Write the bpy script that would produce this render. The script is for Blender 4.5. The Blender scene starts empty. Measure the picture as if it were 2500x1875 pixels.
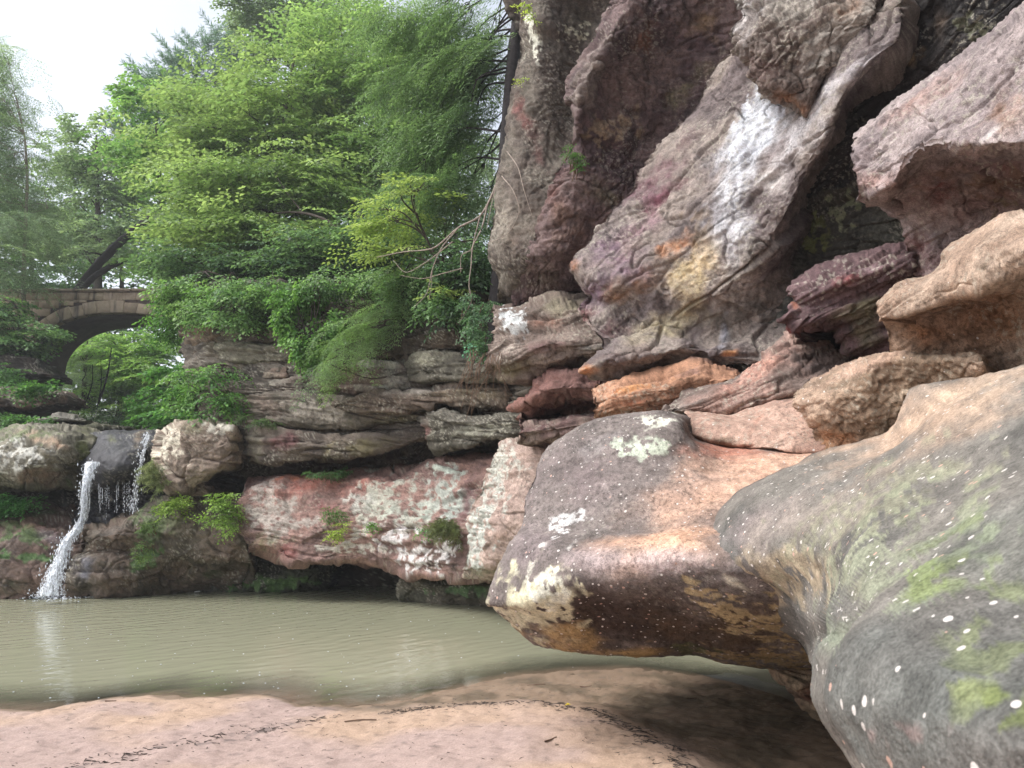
import bpy, math, random
import numpy as np
from mathutils import Vector

# ------------------------------------------------------------------ camera, sky, sun, exposure
sc = bpy.context.scene
COL = sc.collection
F_PX, CX, CY, HORIZON = 1890.0, 1250.0, 937.5, 1220.0      # photograph pixels (2500 x 1875)
CAM_H = 1.6
PITCH = math.atan((HORIZON - CY) / F_PX)
cam_data = bpy.data.cameras.new("camera")
cam = bpy.data.objects.new("camera", cam_data)
COL.objects.link(cam)
cam.location = (0, 0, CAM_H)
cam.rotation_euler = (math.pi / 2 + PITCH, 0, 0)
cam_data.sensor_width = 36
cam_data.lens = 36 * F_PX / 2500
cam_data.clip_start = 0.05
cam_data.clip_end = 2000
cam_data.dof.use_dof = True
cam_data.dof.focus_distance = 6.5
cam_data.dof.aperture_fstop = 9.0
sc.camera = cam

SUN_EL, SUN_AZ = math.radians(52), math.radians(-104)       # azimuth from +Y, towards +X
world = bpy.data.worlds.new("World")
sc.world = world
world.use_nodes = True
nt = world.node_tree
nt.nodes.clear()
sky = nt.nodes.new("ShaderNodeTexSky")
sky.sky_type = 'NISHITA'
sky.sun_disc = False
sky.sun_elevation = SUN_EL
sky.sun_rotation = SUN_AZ
sky.air_density = 1.0
sky.dust_density = 3.0
sky.ozone_density = 1.0
hsv = nt.nodes.new("ShaderNodeHueSaturation")
hsv.inputs["Saturation"].default_value = 0.38               # overcast: the blue is veiled
bg = nt.nodes.new("ShaderNodeBackground")
bg.inputs["Strength"].default_value = 0.15
wo = nt.nodes.new("ShaderNodeOutputWorld")
nt.links.new(sky.outputs[0], hsv.inputs["Color"])
nt.links.new(hsv.outputs[0], bg.inputs["Color"])
nt.links.new(bg.outputs[0], wo.inputs["Surface"])

sd = bpy.data.lights.new("sun", 'SUN')
sd.energy = 1.3
sd.angle = math.radians(35)
sd.color = (1.0, 0.97, 0.92)
sun = bpy.data.objects.new("sun", sd)
COL.objects.link(sun)
_dir = Vector((math.sin(SUN_AZ) * math.cos(SUN_EL), math.cos(SUN_AZ) * math.cos(SUN_EL), math.sin(SUN_EL)))
sun.rotation_euler = _dir.to_track_quat('Z', 'Y').to_euler()
sun.location = (-10, -5, 20)

sc.view_settings.view_transform = 'Standard'
sc.view_settings.look = 'None'
sc.view_settings.gamma = 1.0
sc.view_settings.exposure = 1.12
sc.view_settings.use_curve_mapping = False
sc.cycles.use_denoising = True
sc.cycles.max_bounces = 6
sc.cycles.diffuse_bounces = 3
sc.cycles.transparent_max_bounces = 8

# ------------------------------------------------------------------ pixel <-> world
_cp, _sp = math.cos(PITCH), math.sin(PITCH)

def P(x, y, Y):
    """photo pixel + forward distance in metres -> world point"""
    a = (x - CX) / F_PX
    b = (CY - y) / F_PX
    dy = _cp - b * _sp
    dz = _sp + b * _cp
    k = Y / dy
    return (a * k, Y, CAM_H + dz * k)

def ground_at(x, y, z=0.0):
    a = (x - CX) / F_PX
    b = (CY - y) / F_PX
    dy = _cp - b * _sp
    dz = _sp + b * _cp
    k = (z - CAM_H) / dz
    return (a * k, dy * k, z)

def proj(V):
    V = np.asarray(V, float)
    dx, dy, dz = V[:, 0], V[:, 1], V[:, 2] - CAM_H
    f = np.maximum(dy * _cp + dz * _sp, 1e-3)
    u = -dy * _sp + dz * _cp
    return CX + dx / f * F_PX, CY - u / f * F_PX, f

# ------------------------------------------------------------------ noise
_rs = np.random.RandomState(11)
_perm = np.concatenate([_rs.permutation(512)] * 3)
_g = _rs.normal(size=(512, 3))
_g /= np.linalg.norm(_g, axis=1)[:, None]
_g = _g.astype(np.float32)

def perlin(p):
    p = np.asarray(p, np.float32)
    i = np.floor(p).astype(np.int64)
    f = p - i
    i &= 511
    u = f * f * f * (f * (f * 6 - 15) + 10)
    out = np.zeros(len(p), np.float32)
    for dx in (0, 1):
        wx = u[:, 0] if dx else 1 - u[:, 0]
        hx = _perm[(i[:, 0] + dx) & 511]
        for dy in (0, 1):
            wy = wx * (u[:, 1] if dy else 1 - u[:, 1])
            hy = _perm[hx + ((i[:, 1] + dy) & 511)]
            for dz in (0, 1):
                w = wy * (u[:, 2] if dz else 1 - u[:, 2])
                h = _perm[hy + ((i[:, 2] + dz) & 511)]
                g = _g[h]
                out += w * (g[:, 0] * (f[:, 0] - dx) + g[:, 1] * (f[:, 1] - dy) + g[:, 2] * (f[:, 2] - dz))
    return out * 1.5

def fbm(p, o=4, gain=0.5, lac=2.03):
    p = np.asarray(p, np.float32)
    s = np.zeros(len(p), np.float32)
    a = 1.0
    q = p.copy()
    for k in range(o):
        s += a * perlin(q + 17.3 * k)
        a *= gain
        q = q * lac
    return s

_jit = _rs.uniform(.08, .92, (512, 3)).astype(np.float32)
_tilt = _rs.normal(0, 1, (512, 3)).astype(np.float32)
_lev = _rs.uniform(-1, 1, 512).astype(np.float32)

def worley(p):
    """nearest cell: F1, F2 distance, the cell's random level and tilt"""
    p = np.asarray(p, np.float32)
    i = np.floor(p).astype(np.int64)
    f = p - i
    f1 = np.full(len(p), 9, np.float32); f2 = f1.copy(); hid = np.zeros(len(p), np.int64)
    rel = np.zeros_like(p)
    for dx in (-1, 0, 1):
        hx = _perm[(i[:, 0] + dx) & 511]
        for dy in (-1, 0, 1):
            hy = _perm[hx + ((i[:, 1] + dy) & 511)]
            for dz in (-1, 0, 1):
                h = _perm[hy + ((i[:, 2] + dz) & 511)]
                v = f - (_jit[h] + np.array([dx, dy, dz], np.float32))
                d = np.einsum('ij,ij->i', v, v)
                m = d < f1
                f2 = np.where(m, f1, np.minimum(f2, d))
                f1 = np.where(m, d, f1)
                hid = np.where(m, h, hid)
                rel[m] = v[m]
    return np.sqrt(f1), np.sqrt(f2), _lev[hid], np.einsum('ij,ij->i', rel, _tilt[hid])

def sstep(a, b, x):
    t = np.clip((x - a) / (b - a), 0, 1)
    return t * t * (3 - 2 * t)

def lin(c):
    c = np.asarray(c, float) / 255.0
    return np.where(c <= 0.04045, c / 12.92, ((c + 0.055) / 1.055) ** 2.4)

# ------------------------------------------------------------------ materials
def new_mat(name):
    m = bpy.data.materials.new(name)
    m.use_nodes = True
    n = m.node_tree
    n.nodes.clear()
    return m, n, n.nodes, n.links

def N(nodes, t, **kw):
    n = nodes.new(t)
    for k, v in kw.items():
        if k in n.inputs:
            n.inputs[k].default_value = v
        else:
            setattr(n, k, v)
    return n

def math_node(nodes, links, op, a, b=None, clamp=False):
    n = nodes.new("ShaderNodeMath")
    n.operation = op
    n.use_clamp = clamp
    for k, v in enumerate((a, b)):
        if v is None:
            continue
        if isinstance(v, (int, float)):
            n.inputs[k].default_value = v
        else:
            links.new(v, n.inputs[k])
    return n.outputs[0]

def mat_rock():
    m, t, ns, L = new_mat("sandstone")
    geo = N(ns, "ShaderNodeNewGeometry")
    pos = geo.outputs["Position"]
    col = N(ns, "ShaderNodeAttribute", attribute_name="Col")
    wet = N(ns, "ShaderNodeAttribute", attribute_name="wet")
    peb = N(ns, "ShaderNodeAttribute", attribute_name="peb")
    n1 = N(ns, "ShaderNodeTexNoise", Scale=38.0, Detail=5.0, Roughness=0.7)
    n2 = N(ns, "ShaderNodeTexNoise", Scale=150.0, Detail=2.0, Roughness=0.6)
    L.new(pos, n1.inputs["Vector"]); L.new(pos, n2.inputs["Vector"])
    s = math_node(ns, L, 'ADD', n1.outputs[0], n2.outputs[0])
    mr = N(ns, "ShaderNodeMapRange")
    mr.inputs["From Min"].default_value = 0.72; mr.inputs["From Max"].default_value = 1.28
    mr.inputs["To Min"].default_value = 0.55; mr.inputs["To Max"].default_value = 1.42
    L.new(s, mr.inputs["Value"])
    mul = N(ns, "ShaderNodeVectorMath", operation='MULTIPLY')
    L.new(col.outputs["Color"], mul.inputs[0])
    L.new(mr.outputs[0], mul.inputs[1])
    # pale quartz pebbles and lichen dots
    vo = N(ns, "ShaderNodeTexVoronoi", Scale=34.0, Randomness=1.0)
    L.new(pos, vo.inputs["Vector"])
    vs = N(ns, "ShaderNodeSeparateColor")
    L.new(vo.outputs["Color"], vs.inputs[0])
    rad = math_node(ns, L, 'MULTIPLY', vs.outputs[0], 0.30)
    inside = math_node(ns, L, 'LESS_THAN', vo.outputs["Distance"], rad)
    pick = math_node(ns, L, 'LESS_THAN', vs.outputs[1], peb.outputs["Fac"])
    w = math_node(ns, L, 'MULTIPLY', inside, pick)
    pc = N(ns, "ShaderNodeMix", data_type='RGBA')
    pc.inputs[6].default_value = (0.62, 0.58, 0.55, 1)
    pc.inputs[7].default_value = (0.50, 0.33, 0.27, 1)
    L.new(math_node(ns, L, 'GREATER_THAN', vs.outputs[2], 0.8), pc.inputs[0])
    mx = N(ns, "ShaderNodeMix", data_type='RGBA')
    L.new(w, mx.inputs[0]); L.new(mul.outputs[0], mx.inputs[6]); L.new(pc.outputs[2], mx.inputs[7])
    b = N(ns, "ShaderNodeBump", Strength=0.55, Distance=0.02)
    hgt = math_node(ns, L, 'ADD', math_node(ns, L, 'ADD', n1.outputs[0], math_node(ns, L, 'MULTIPLY', n2.outputs[0], 0.35)), math_node(ns, L, 'MULTIPLY', w, 0.3))
    L.new(hgt, b.inputs["Height"])
    pb = N(ns, "ShaderNodeBsdfPrincipled")
    ro = math_node(ns, L, 'SUBTRACT', 0.92, math_node(ns, L, 'MULTIPLY', wet.outputs["Fac"], 0.62))
    L.new(ro, pb.inputs["Roughness"])
    L.new(math_node(ns, L, 'ADD', 0.25, math_node(ns, L, 'MULTIPLY', wet.outputs["Fac"], 0.45)), pb.inputs["Specular IOR Level"])
    L.new(mx.outputs[2], pb.inputs["Base Color"])
    L.new(b.outputs[0], pb.inputs["Normal"])
    o = N(ns, "ShaderNodeOutputMaterial")
    L.new(pb.outputs[0], o.inputs[0])
    return m

M_ROCK = mat_rock()

def simple_mat(name, c, rough=0.8, noise=0.0, scale=10.0, bump=0.0, spec=0.3):
    m, t, ns, L = new_mat(name)
    pb = N(ns, "ShaderNodeBsdfPrincipled", Roughness=rough)
    pb.inputs["Specular IOR Level"].default_value = spec
    lc = lin(c)
    geo = N(ns, "ShaderNodeNewGeometry")
    nz = N(ns, "ShaderNodeTexNoise", Scale=scale, Detail=5.0, Roughness=0.65)
    L.new(geo.outputs["Position"], nz.inputs["Vector"])
    mx = N(ns, "ShaderNodeMix", data_type='RGBA')
    mx.inputs[6].default_value = (*(lc * (1 - noise)), 1)
    mx.inputs[7].default_value = (*np.minimum(lc * (1 + noise), 1), 1)
    mr = N(ns, "ShaderNodeMapRange")
    mr.inputs["From Min"].default_value = 0.3; mr.inputs["From Max"].default_value = 0.7
    L.new(nz.outputs[0], mr.inputs[0]); L.new(mr.outputs[0], mx.inputs[0])
    L.new(mx.outputs[2], pb.inputs["Base Color"])
    if bump:
        b = N(ns, "ShaderNodeBump", Strength=bump, Distance=0.03)
        L.new(nz.outputs[0], b.inputs["Height"]); L.new(b.outputs[0], pb.inputs["Normal"])
    o = N(ns, "ShaderNodeOutputMaterial")
    L.new(pb.outputs[0], o.inputs[0])
    return m

def mat_leaf():
    m, t, ns, L = new_mat("leaf")
    col = N(ns, "ShaderNodeAttribute", attribute_name="Col")
    d = N(ns, "ShaderNodeBsdfPrincipled", Roughness=0.45)
    d.inputs["Specular IOR Level"].default_value = 0.35
    tr = N(ns, "ShaderNodeBsdfTranslucent")
    tint = N(ns, "ShaderNodeVectorMath", operation='MULTIPLY')
    tint.inputs[1].default_value = (1.15, 1.2, 0.75)
    L.new(col.outputs["Color"], tint.inputs[0])
    L.new(col.outputs["Color"], d.inputs["Base Color"])
    L.new(tint.outputs[0], tr.inputs["Color"])
    mx = N(ns, "ShaderNodeMixShader", Fac=0.45)
    L.new(d.outputs[0], mx.inputs[1]); L.new(tr.outputs[0], mx.inputs[2])
    o = N(ns, "ShaderNodeOutputMaterial")
    L.new(mx.outputs[0], o.inputs[0])
    return m

M_LEAF = mat_leaf()
M_BARK = simple_mat("bark", (74, 66, 60), 0.9, 0.45, 14, 0.6)
M_DARKBARK = simple_mat("dark_bark", (46, 42, 44), 0.85, 0.4, 14, 0.6)
M_TWIG = simple_mat("pale_twig", (150, 138, 128), 0.8, 0.35, 20, 0.2)
M_ROOT = simple_mat("root_brown", (104, 84, 70), 0.9, 0.3, 20, 0.2)

# ------------------------------------------------------------------ objects
def mesh_obj(name, V, faces, mat, parent=None, smooth=True, col=None, attrs=None):
    """V (n,3); faces: list of int arrays, each (m,3) or (m,4)"""
    V = np.asarray(V, np.float32)
    me = bpy.data.meshes.new(name)
    fl = [np.asarray(f, np.int32) for f in faces if len(f)]
    me.vertices.add(len(V))
    me.vertices.foreach_set("co", V.ravel())
    loops = np.concatenate([f.ravel() for f in fl])
    tot = np.concatenate([np.full(len(f), f.shape[1], np.int32) for f in fl])
    start = np.concatenate([[0], np.cumsum(tot)[:-1]]).astype(np.int32)
    me.loops.add(len(loops))
    me.loops.foreach_set("vertex_index", loops)
    me.polygons.add(len(tot))
    me.polygons.foreach_set("loop_start", start)
    me.polygons.foreach_set("loop_total", tot)
    if smooth:
        me.polygons.foreach_set("use_smooth", np.ones(len(tot), bool))
    me.update()
    me.validate()
    if col is not None:
        a = me.attributes.new("Col", 'FLOAT_COLOR', 'POINT')
        c4 = np.ones((len(V), 4), np.float32)
        c4[:, :3] = col
        a.data.foreach_set("color", c4.ravel())
    for k, v in (attrs or {}).items():
        a = me.attributes.new(k, 'FLOAT', 'POINT')
        a.data.foreach_set("value", np.asarray(v, np.float32))
    me.materials.append(mat)
    o = bpy.data.objects.new(name, me)
    COL.objects.link(o)
    if parent is not None:
        o.parent = parent
    return o

def tag(o, label=None, cat=None, group=None, kind=None):
    if label: o["label"] = label
    if cat: o["category"] = cat
    if group: o["group"] = group
    if kind: o["kind"] = kind
    return o

def empty(name, loc, label=None, cat=None, group=None):
    o = bpy.data.objects.new(name, None)
    o.location = (0, 0, 0)
    o.empty_display_size = 0.2
    COL.objects.link(o)
    return tag(o, label, cat, group)

# ------------------------------------------------------------------ rock builder
def hermite(Pt, t, ts):
    """Pt (k,...,3) at knots t -> samples at ts, smooth"""
    k = len(t)
    d = (Pt[1:] - Pt[:-1]) / (t[1:] - t[:-1]).reshape((-1,) + (1,) * (Pt.ndim - 1))
    m = np.empty_like(Pt)
    m[0], m[-1] = d[0], d[-1]
    if k > 2:
        h = (t[1:] - t[:-1])
        w1 = (h[1:] / (h[1:] + h[:-1])).reshape((-1,) + (1,) * (Pt.ndim - 1))
        m[1:-1] = d[:-1] * w1 + d[1:] * (1 - w1)
        m *= 0.85
    i = np.clip(np.searchsorted(t, ts, side='right') - 1, 0, k - 2)
    sh = (-1,) + (1,) * (Pt.ndim - 1)
    h = (t[i + 1] - t[i]).reshape(sh)
    s = ((ts - t[i])).reshape(sh) / h
    s2, s3 = s * s, s * s * s
    return (2 * s3 - 3 * s2 + 1) * Pt[i] + (s3 - 2 * s2 + s) * h * m[i] + (-2 * s3 + 3 * s2) * Pt[i + 1] + (s3 - s2) * h * m[i + 1]

def chord(A):
    d = np.linalg.norm(np.diff(A, axis=0), axis=-1)
    if d.ndim > 1:
        d = d.mean(axis=1)
    return np.concatenate([[0], np.cumsum(np.maximum(d, 1e-4))])

def rowpts(s):
    out = []
    for w in s.split():
        v = [float(q) for q in w.split(',')]
        out.append(P(*v))
    return np.array(out)

def vnormals(V, quads):
    a, b, c, d = (V[quads[:, k]] for k in range(4))
    fn = np.cross(c - a, d - b)
    n = np.zeros_like(V)
    for k in range(4):
        for ax in range(3):
            n[:, ax] += np.bincount(quads[:, k], fn[:, ax], len(V))
    return n / np.maximum(np.linalg.norm(n, axis=1), 1e-9)[:, None]

def B(x, y, rx, ry, c, s=1.0, rot=0, en=0.6, nf=3.0, hf=0.0, thr=0.0, wet=0.0, an=None):
    return dict(x=x, y=y, rx=rx, ry=ry, c=c, s=s, rot=rot, en=en, nf=nf, hf=hf, thr=thr, wet=wet, an=an)

RSEED = [0]

def rock(name, label, rows, inward=(0.5, 0.85, 0.0), thick=1.2, base=(120, 100, 85), alt=(95, 75, 62),
         paints=(), big=0.05, bigf=1.6, strata=0.03, sf=7.0, dip=(0.12, 0.0), pit=0.0, pitf=9.0, micro=0.008,
         step=3.0, peb=0.0, cat="rock", group=None, parent=None, altf=1.6, bandc=0.25, kind=None, wet=0.0, smoothu=0,
         shrink=0.22, crack=0.0, facet=0.0, facf=2.2, flat=2.0, fleck=.5, fleckf=26., fleckc=(176, 172, 158), cap=True, mott=.6):
    RSEED[0] += 1
    off = RSEED[0] * 7.37
    R = [rowpts(r) if isinstance(r, str) else np.asarray(r, float) for r in rows]
    # resolution from the size in the picture
    def pxlen(A):
        u, v, _ = proj(A)
        return np.hypot(np.diff(u), np.diff(v)).sum()
    nu = int(np.clip(max(pxlen(r) for r in R) / step, 12, 420))
    ts = np.linspace(0, 1, nu)
    G = []
    for r in R:
        t = chord(r); t = t / t[-1]
        if r[:, 1].min() > .3:
            ru, rv, _ = proj(r)
            tp_ = np.concatenate([[0], np.cumsum(np.hypot(np.diff(ru), np.diff(rv)) + 4)])
            t = .8 * tp_ / tp_[-1] + .2 * t
        G.append(hermite(r, t, ts))
    G = np.array(G)
    colpx = max(pxlen(G[:, j]) for j in (0, nu // 3, nu // 2, 2 * nu // 3, nu - 1))
    wl = chord(G)[-1]
    nv = int(np.clip(colpx / step * 1.15, 12, 420))
    t = chord(G); t = t / t[-1]
    gu, gv, _ = proj(G.reshape(-1, 3))
    gu, gv = gu.reshape(G.shape[:2]), gv.reshape(G.shape[:2])
    wpx = np.hypot(np.diff(gu, axis=0), np.diff(gv, axis=0)).mean(axis=1) + 2.5
    cw = np.concatenate([[0], np.cumsum(wpx)])
    S = hermite(G, t, np.interp(np.linspace(0, cw[-1], nv), cw, t))                 # nv, nu, 3
    idx = np.arange(nv * nu).reshape(nv, nu)
    quads = [np.stack([idx[:-1, :-1], idx[1:, :-1], idx[1:, 1:], idx[:-1, 1:]], -1).reshape(-1, 4)]
    V = S.reshape(-1, 3)
    loop = np.concatenate([idx[0, :-1], idx[:-1, -1], idx[-1, :0:-1], idx[:0:-1, 0]])
    inw = np.asarray(inward, float); inw /= np.linalg.norm(inw)
    cen = V.mean(axis=0)
    K = 9
    ring0 = loop
    BP = V[loop]
    allV = [V]
    nxt = len(V)
    for k in range(1, K + 1):
        f = k / K
        q = BP + inw * thick * f ** 1.4 + (cen - BP) * shrink * f ** 2
        allV.append(q)
        ring1 = np.arange(nxt, nxt + len(loop)); nxt += len(loop)
        a, b = ring0, np.roll(ring0, -1)
        c, d = np.roll(ring1, -1), ring1
        quads.append(np.stack([a, b, c, d], -1))
        ring0 = ring1
    V = np.concatenate(allV)
    quads = np.concatenate(quads)
    u0, v0, dep = proj(V)
    nrm = vnormals(V, quads)
    # make sure normals point out of the rock (opposite to inward on average)
    core = nv * nu
    flip = (nrm[:core] @ inw).mean() > 0
    if flip:
        nrm = -nrm; quads = quads[:, ::-1]
    p = V + off
    # --- relief
    d = big * fbm(p * bigf, 4)
    zz = V[:, 2] + dip[0] * V[:, 0] + dip[1] * V[:, 1]
    warp = 0.10 * fbm(p * 0.9, 2)
    sp_ = np.stack([p[:, 0] * 0.45, p[:, 1] * 0.45, (zz + warp) * sf + off], -1)
    n1 = perlin(sp_)
    n2 = perlin(sp_ * np.array([1.7, 1.7, 2.6]) + 5)
    if strata:
        groove = np.exp(-(n1 / 0.10) ** 2) * 0.9 + np.exp(-(n2 / 0.10) ** 2) * 0.40
        patch = sstep(-0.35, 0.25, fbm(p * 0.8 + 9, 2))
        d += strata * (0.9 * n1 + 0.45 * n2) - strata * groove * patch
    if facet:
        q = np.stack([p[:, 0], p[:, 1], (zz + off) * flat], -1)
        q = q + .35 * np.stack([perlin(p * 1.3), perlin(p * 1.3 + 40), perlin(p * 1.3 + 80)], -1)
        for amp, fr in ((1.0, facf), (.28, facf * 2.7)):
            f1, f2, lv, tl = worley(q * fr)
            e = f2 - f1
            d += facet * amp * (.55 * lv * sstep(0, .06, e) + .45 * tl * sstep(0, .06, e)) - facet * amp * .7 * np.exp(-(e / .035) ** 2)
    if pit:
        pn = perlin(p * pitf * np.array([1, 1, 1.25]) + 2)
        pn2 = perlin(p * pitf * 2.3 + 4)
        d -= pit * (sstep(0.12, 0.5, pn) + 0.5 * sstep(0.15, 0.5, pn2))
    if crack:
        cn = fbm(p * np.array([1.1, 1.1, 0.8]) * 1.3 + 31, 3)
        d -= crack * np.exp(-(cn / 0.018) ** 2) * sstep(-.2, .3, fbm(p * .9 + 44, 2))
    d += micro * fbm(p * 22, 3)
    edge = np.ones(len(V))
    V = V + nrm * (d * edge)[:, None]
    # --- colour (rock tones; the slab's front face also carries painted shade)
    cb, ca = lin(base), lin(alt)
    cb = cb + (cb.mean() * np.array([1.03, 1.0, .95]) - cb) * .34; ca = ca + (ca.mean() * np.array([1.03, 1.0, .95]) - ca) * .34
    w = sstep(-0.35, 0.4, fbm(p * altf + 3, 4) + 0.35 * n1)
    C = cb + (ca - cb) * w[:, None]
    C = C * (1 + bandc * n1 + 0.6 * bandc * n2)[:, None]
    WET = np.full(len(V), wet)
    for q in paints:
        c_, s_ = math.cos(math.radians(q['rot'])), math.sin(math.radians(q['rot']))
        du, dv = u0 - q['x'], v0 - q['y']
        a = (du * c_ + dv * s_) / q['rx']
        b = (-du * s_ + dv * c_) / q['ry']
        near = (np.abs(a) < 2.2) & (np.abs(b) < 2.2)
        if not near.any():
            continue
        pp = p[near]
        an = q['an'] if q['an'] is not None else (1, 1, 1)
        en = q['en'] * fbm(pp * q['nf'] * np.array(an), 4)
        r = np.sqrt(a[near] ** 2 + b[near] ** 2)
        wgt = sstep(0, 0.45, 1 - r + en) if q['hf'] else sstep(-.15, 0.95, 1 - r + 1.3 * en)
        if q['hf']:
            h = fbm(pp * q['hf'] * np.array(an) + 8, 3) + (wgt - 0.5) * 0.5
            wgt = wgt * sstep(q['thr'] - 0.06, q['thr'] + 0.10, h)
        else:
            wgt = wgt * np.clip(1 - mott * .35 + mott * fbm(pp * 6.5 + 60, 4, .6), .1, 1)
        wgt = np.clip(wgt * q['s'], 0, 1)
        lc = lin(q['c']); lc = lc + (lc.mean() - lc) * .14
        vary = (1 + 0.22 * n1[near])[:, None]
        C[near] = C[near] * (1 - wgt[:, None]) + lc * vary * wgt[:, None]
        if q['wet']:
            WET[near] = np.maximum(WET[near], wgt * q['wet'])
    C *= np.clip(1 + 0.34 * fbm(p * 10 + 50, 4, .65), .35, 1.8)[:, None]
    if fleck:
        fm = sstep(-.25, .45, fbm(p * 1.7 + 70, 3))
        fn = fbm(p * fleckf + 90, 3, .7)
        wl_ = (fleck * fm * sstep(.28, .5, fn))[:, None]
        C = C * (1 - wl_) + lin(fleckc) * wl_
        wd = (.75 * sstep(.3, .55, -fn) * sstep(-.3, .3, fbm(p * 2.3 + 20, 2)))[:, None]
        C = C * (1 - .6 * wd)
    C = np.clip(C, 0.004, 0.8)
    # close the back
    last = ring0
    cv = V[last].mean(axis=0) + inw * thick * 0.05
    ci = len(V)
    V = np.vstack([V, cv]); C = np.vstack([C, C[last].mean(axis=0)]); WET = np.append(WET, 0)
    tri = np.stack([last, np.roll(last, -1), np.full(len(last), ci)], -1)
    if not cap:
        tri = tri[:0]
    if flip:
        tri = tri[:, ::-1]
    pebv = np.full(len(V), peb) if np.isscalar(peb) else peb
    o = mesh_obj(name, V, [quads, tri], M_ROCK, parent, True, C, {"wet": WET, "peb": pebv})
    if parent is None and kind is None:
        tag(o, label, cat, group)
    elif kind:
        tag(o, kind=kind)
    elif label:
        tag(o, label)
    return o

def bed(top, bot, bulge=0.25, back=0.9, lean=0.0, tipback=0.25):
    """rows of a rounded ledge from its top and bottom edge; 'x,y,Y ...' strings, bottom points may leave Y out"""
    T = [[float(q) for q in w.split(',')] for w in top.split()]
    Bt = [[float(q) for q in w.split(',')] for w in bot.split()]
    tx = [q[0] for q in T]; tY = [q[2] for q in T]
    for q in Bt:
        if len(q) < 3:
            q.append(float(np.interp(q[0], tx, tY)) + lean)
    def at(L_, n=9):
        A = np.array(L_); s = np.linspace(0, 1, n)
        c = chord(A[:, :2]); c /= c[-1]
        return np.stack([np.interp(s, c, A[:, k]) for k in range(3)], -1)
    a, b = at(T), at(Bt)
    endb = np.zeros(9); endb[0] = endb[-1] = tipback; endb[1] = endb[-2] = tipback * 0.25
    rows = []
    def add(f, dY, dy=0.0):
        q = a * (1 - f) + b * f
        q[:, 2] += dY + endb
        q[:, 1] += dy
        rows.append(np.array([P(*v) for v in q]))
    hgt = np.abs(b[:, 1] - a[:, 1]).mean()
    add(0.0, back, 0.0)
    add(0.0, 0.08)
    add(0.04, -0.45 * bulge)
    add(0.22, -0.9 * bulge)
    add(0.55, -bulge)
    add(0.88, -0.85 * bulge)
    add(0.98, -0.5 * bulge)
    add(1.0, 0.05)
    add(1.0, back, -hgt * 0.04)
    return rows
# ------------------------------------------------------------------ right hand cliff
LICH = (176, 190, 172)
PALE = (214, 206, 196)
RC = "ledges of the overhanging right cliff"

# near boulder
near_rows = [
 "1680,1330,4.6 1745,1255,4.55 1850,1172,4.5 1927,1130,4.55 1990,1098,4.6 2075,1086,4.5 2164,1058,4.25 2224,950,3.95 2330,925,3.7 2500,885,3.2 2640,850,2.9",
 "1672,1350,4.4 1752,1275,4.2 1850,1196,4.05 1927,1154,4.05 1990,1128,4.05 2075,1110,3.9 2180,1080,3.65 2268,1000,3.5 2401,960,3.1 2500,930,2.8 2640,900,2.5",
 "1680,1395,4.25 1770,1340,3.85 1880,1260,3.6 2000,1212,3.3 2100,1190,2.95 2250,1140,2.6 2400,1080,2.3 2500,1040,2.1 2640,1000,1.9",
 "1720,1450,4.3 1800,1405,3.8 1920,1350,3.25 2060,1312,2.5 2150,1290,2.15 2300,1260,1.8 2400,1220,1.65 2500,1180,1.55 2640,1150,1.4",
 "1800,1510,4.6 1880,1475,4.0 1970,1450,3.2 2060,1430,2.3 2120,1420,1.85 2200,1420,1.6 2300,1420,1.4 2400,1420,1.3 2500,1420,1.2 2640,1400,1.1",
 "1950,1575,4.3 2005,1558,3.0 2045,1550,2.1 2085,1548,1.65 2200,1550,1.32 2300,1560,1.15 2400,1560,1.05 2500,1560,1.0 2640,1560,.95",
 "1990,1655,3.2 2016,1642,2.1 2032,1642,1.6 2060,1645,1.42 2110,1650,1.28 2200,1670,1.12 2300,1680,1.0 2500,1700,.88 2640,1700,.85",
 "2005,1735,2.6 2024,1726,1.8 2046,1736,1.48 2100,1760,1.25 2200,1780,1.08 2300,1800,.97 2500,1830,.83 2640,1830,.8",
 "2070,1832,2.2 2092,1832,1.65 2128,1868,1.35 2180,1900,1.15 2300,1930,1.0 2500,1960,.85 2640,1960,.8",
 [(0.75, 1.75, 0.75), (0.85, 1.45, 0.7), (0.95, 1.2, 0.7), (1.05, 1.0, 0.7), (1.15, 0.85, 0.7)],
 [(0.95, 2.0, -0.2), (1.0, 1.6, -0.2), (1.1, 1.3, -0.2), (1.2, 1.0, -0.2), (1.3, 0.85, -0.2)]]
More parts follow.
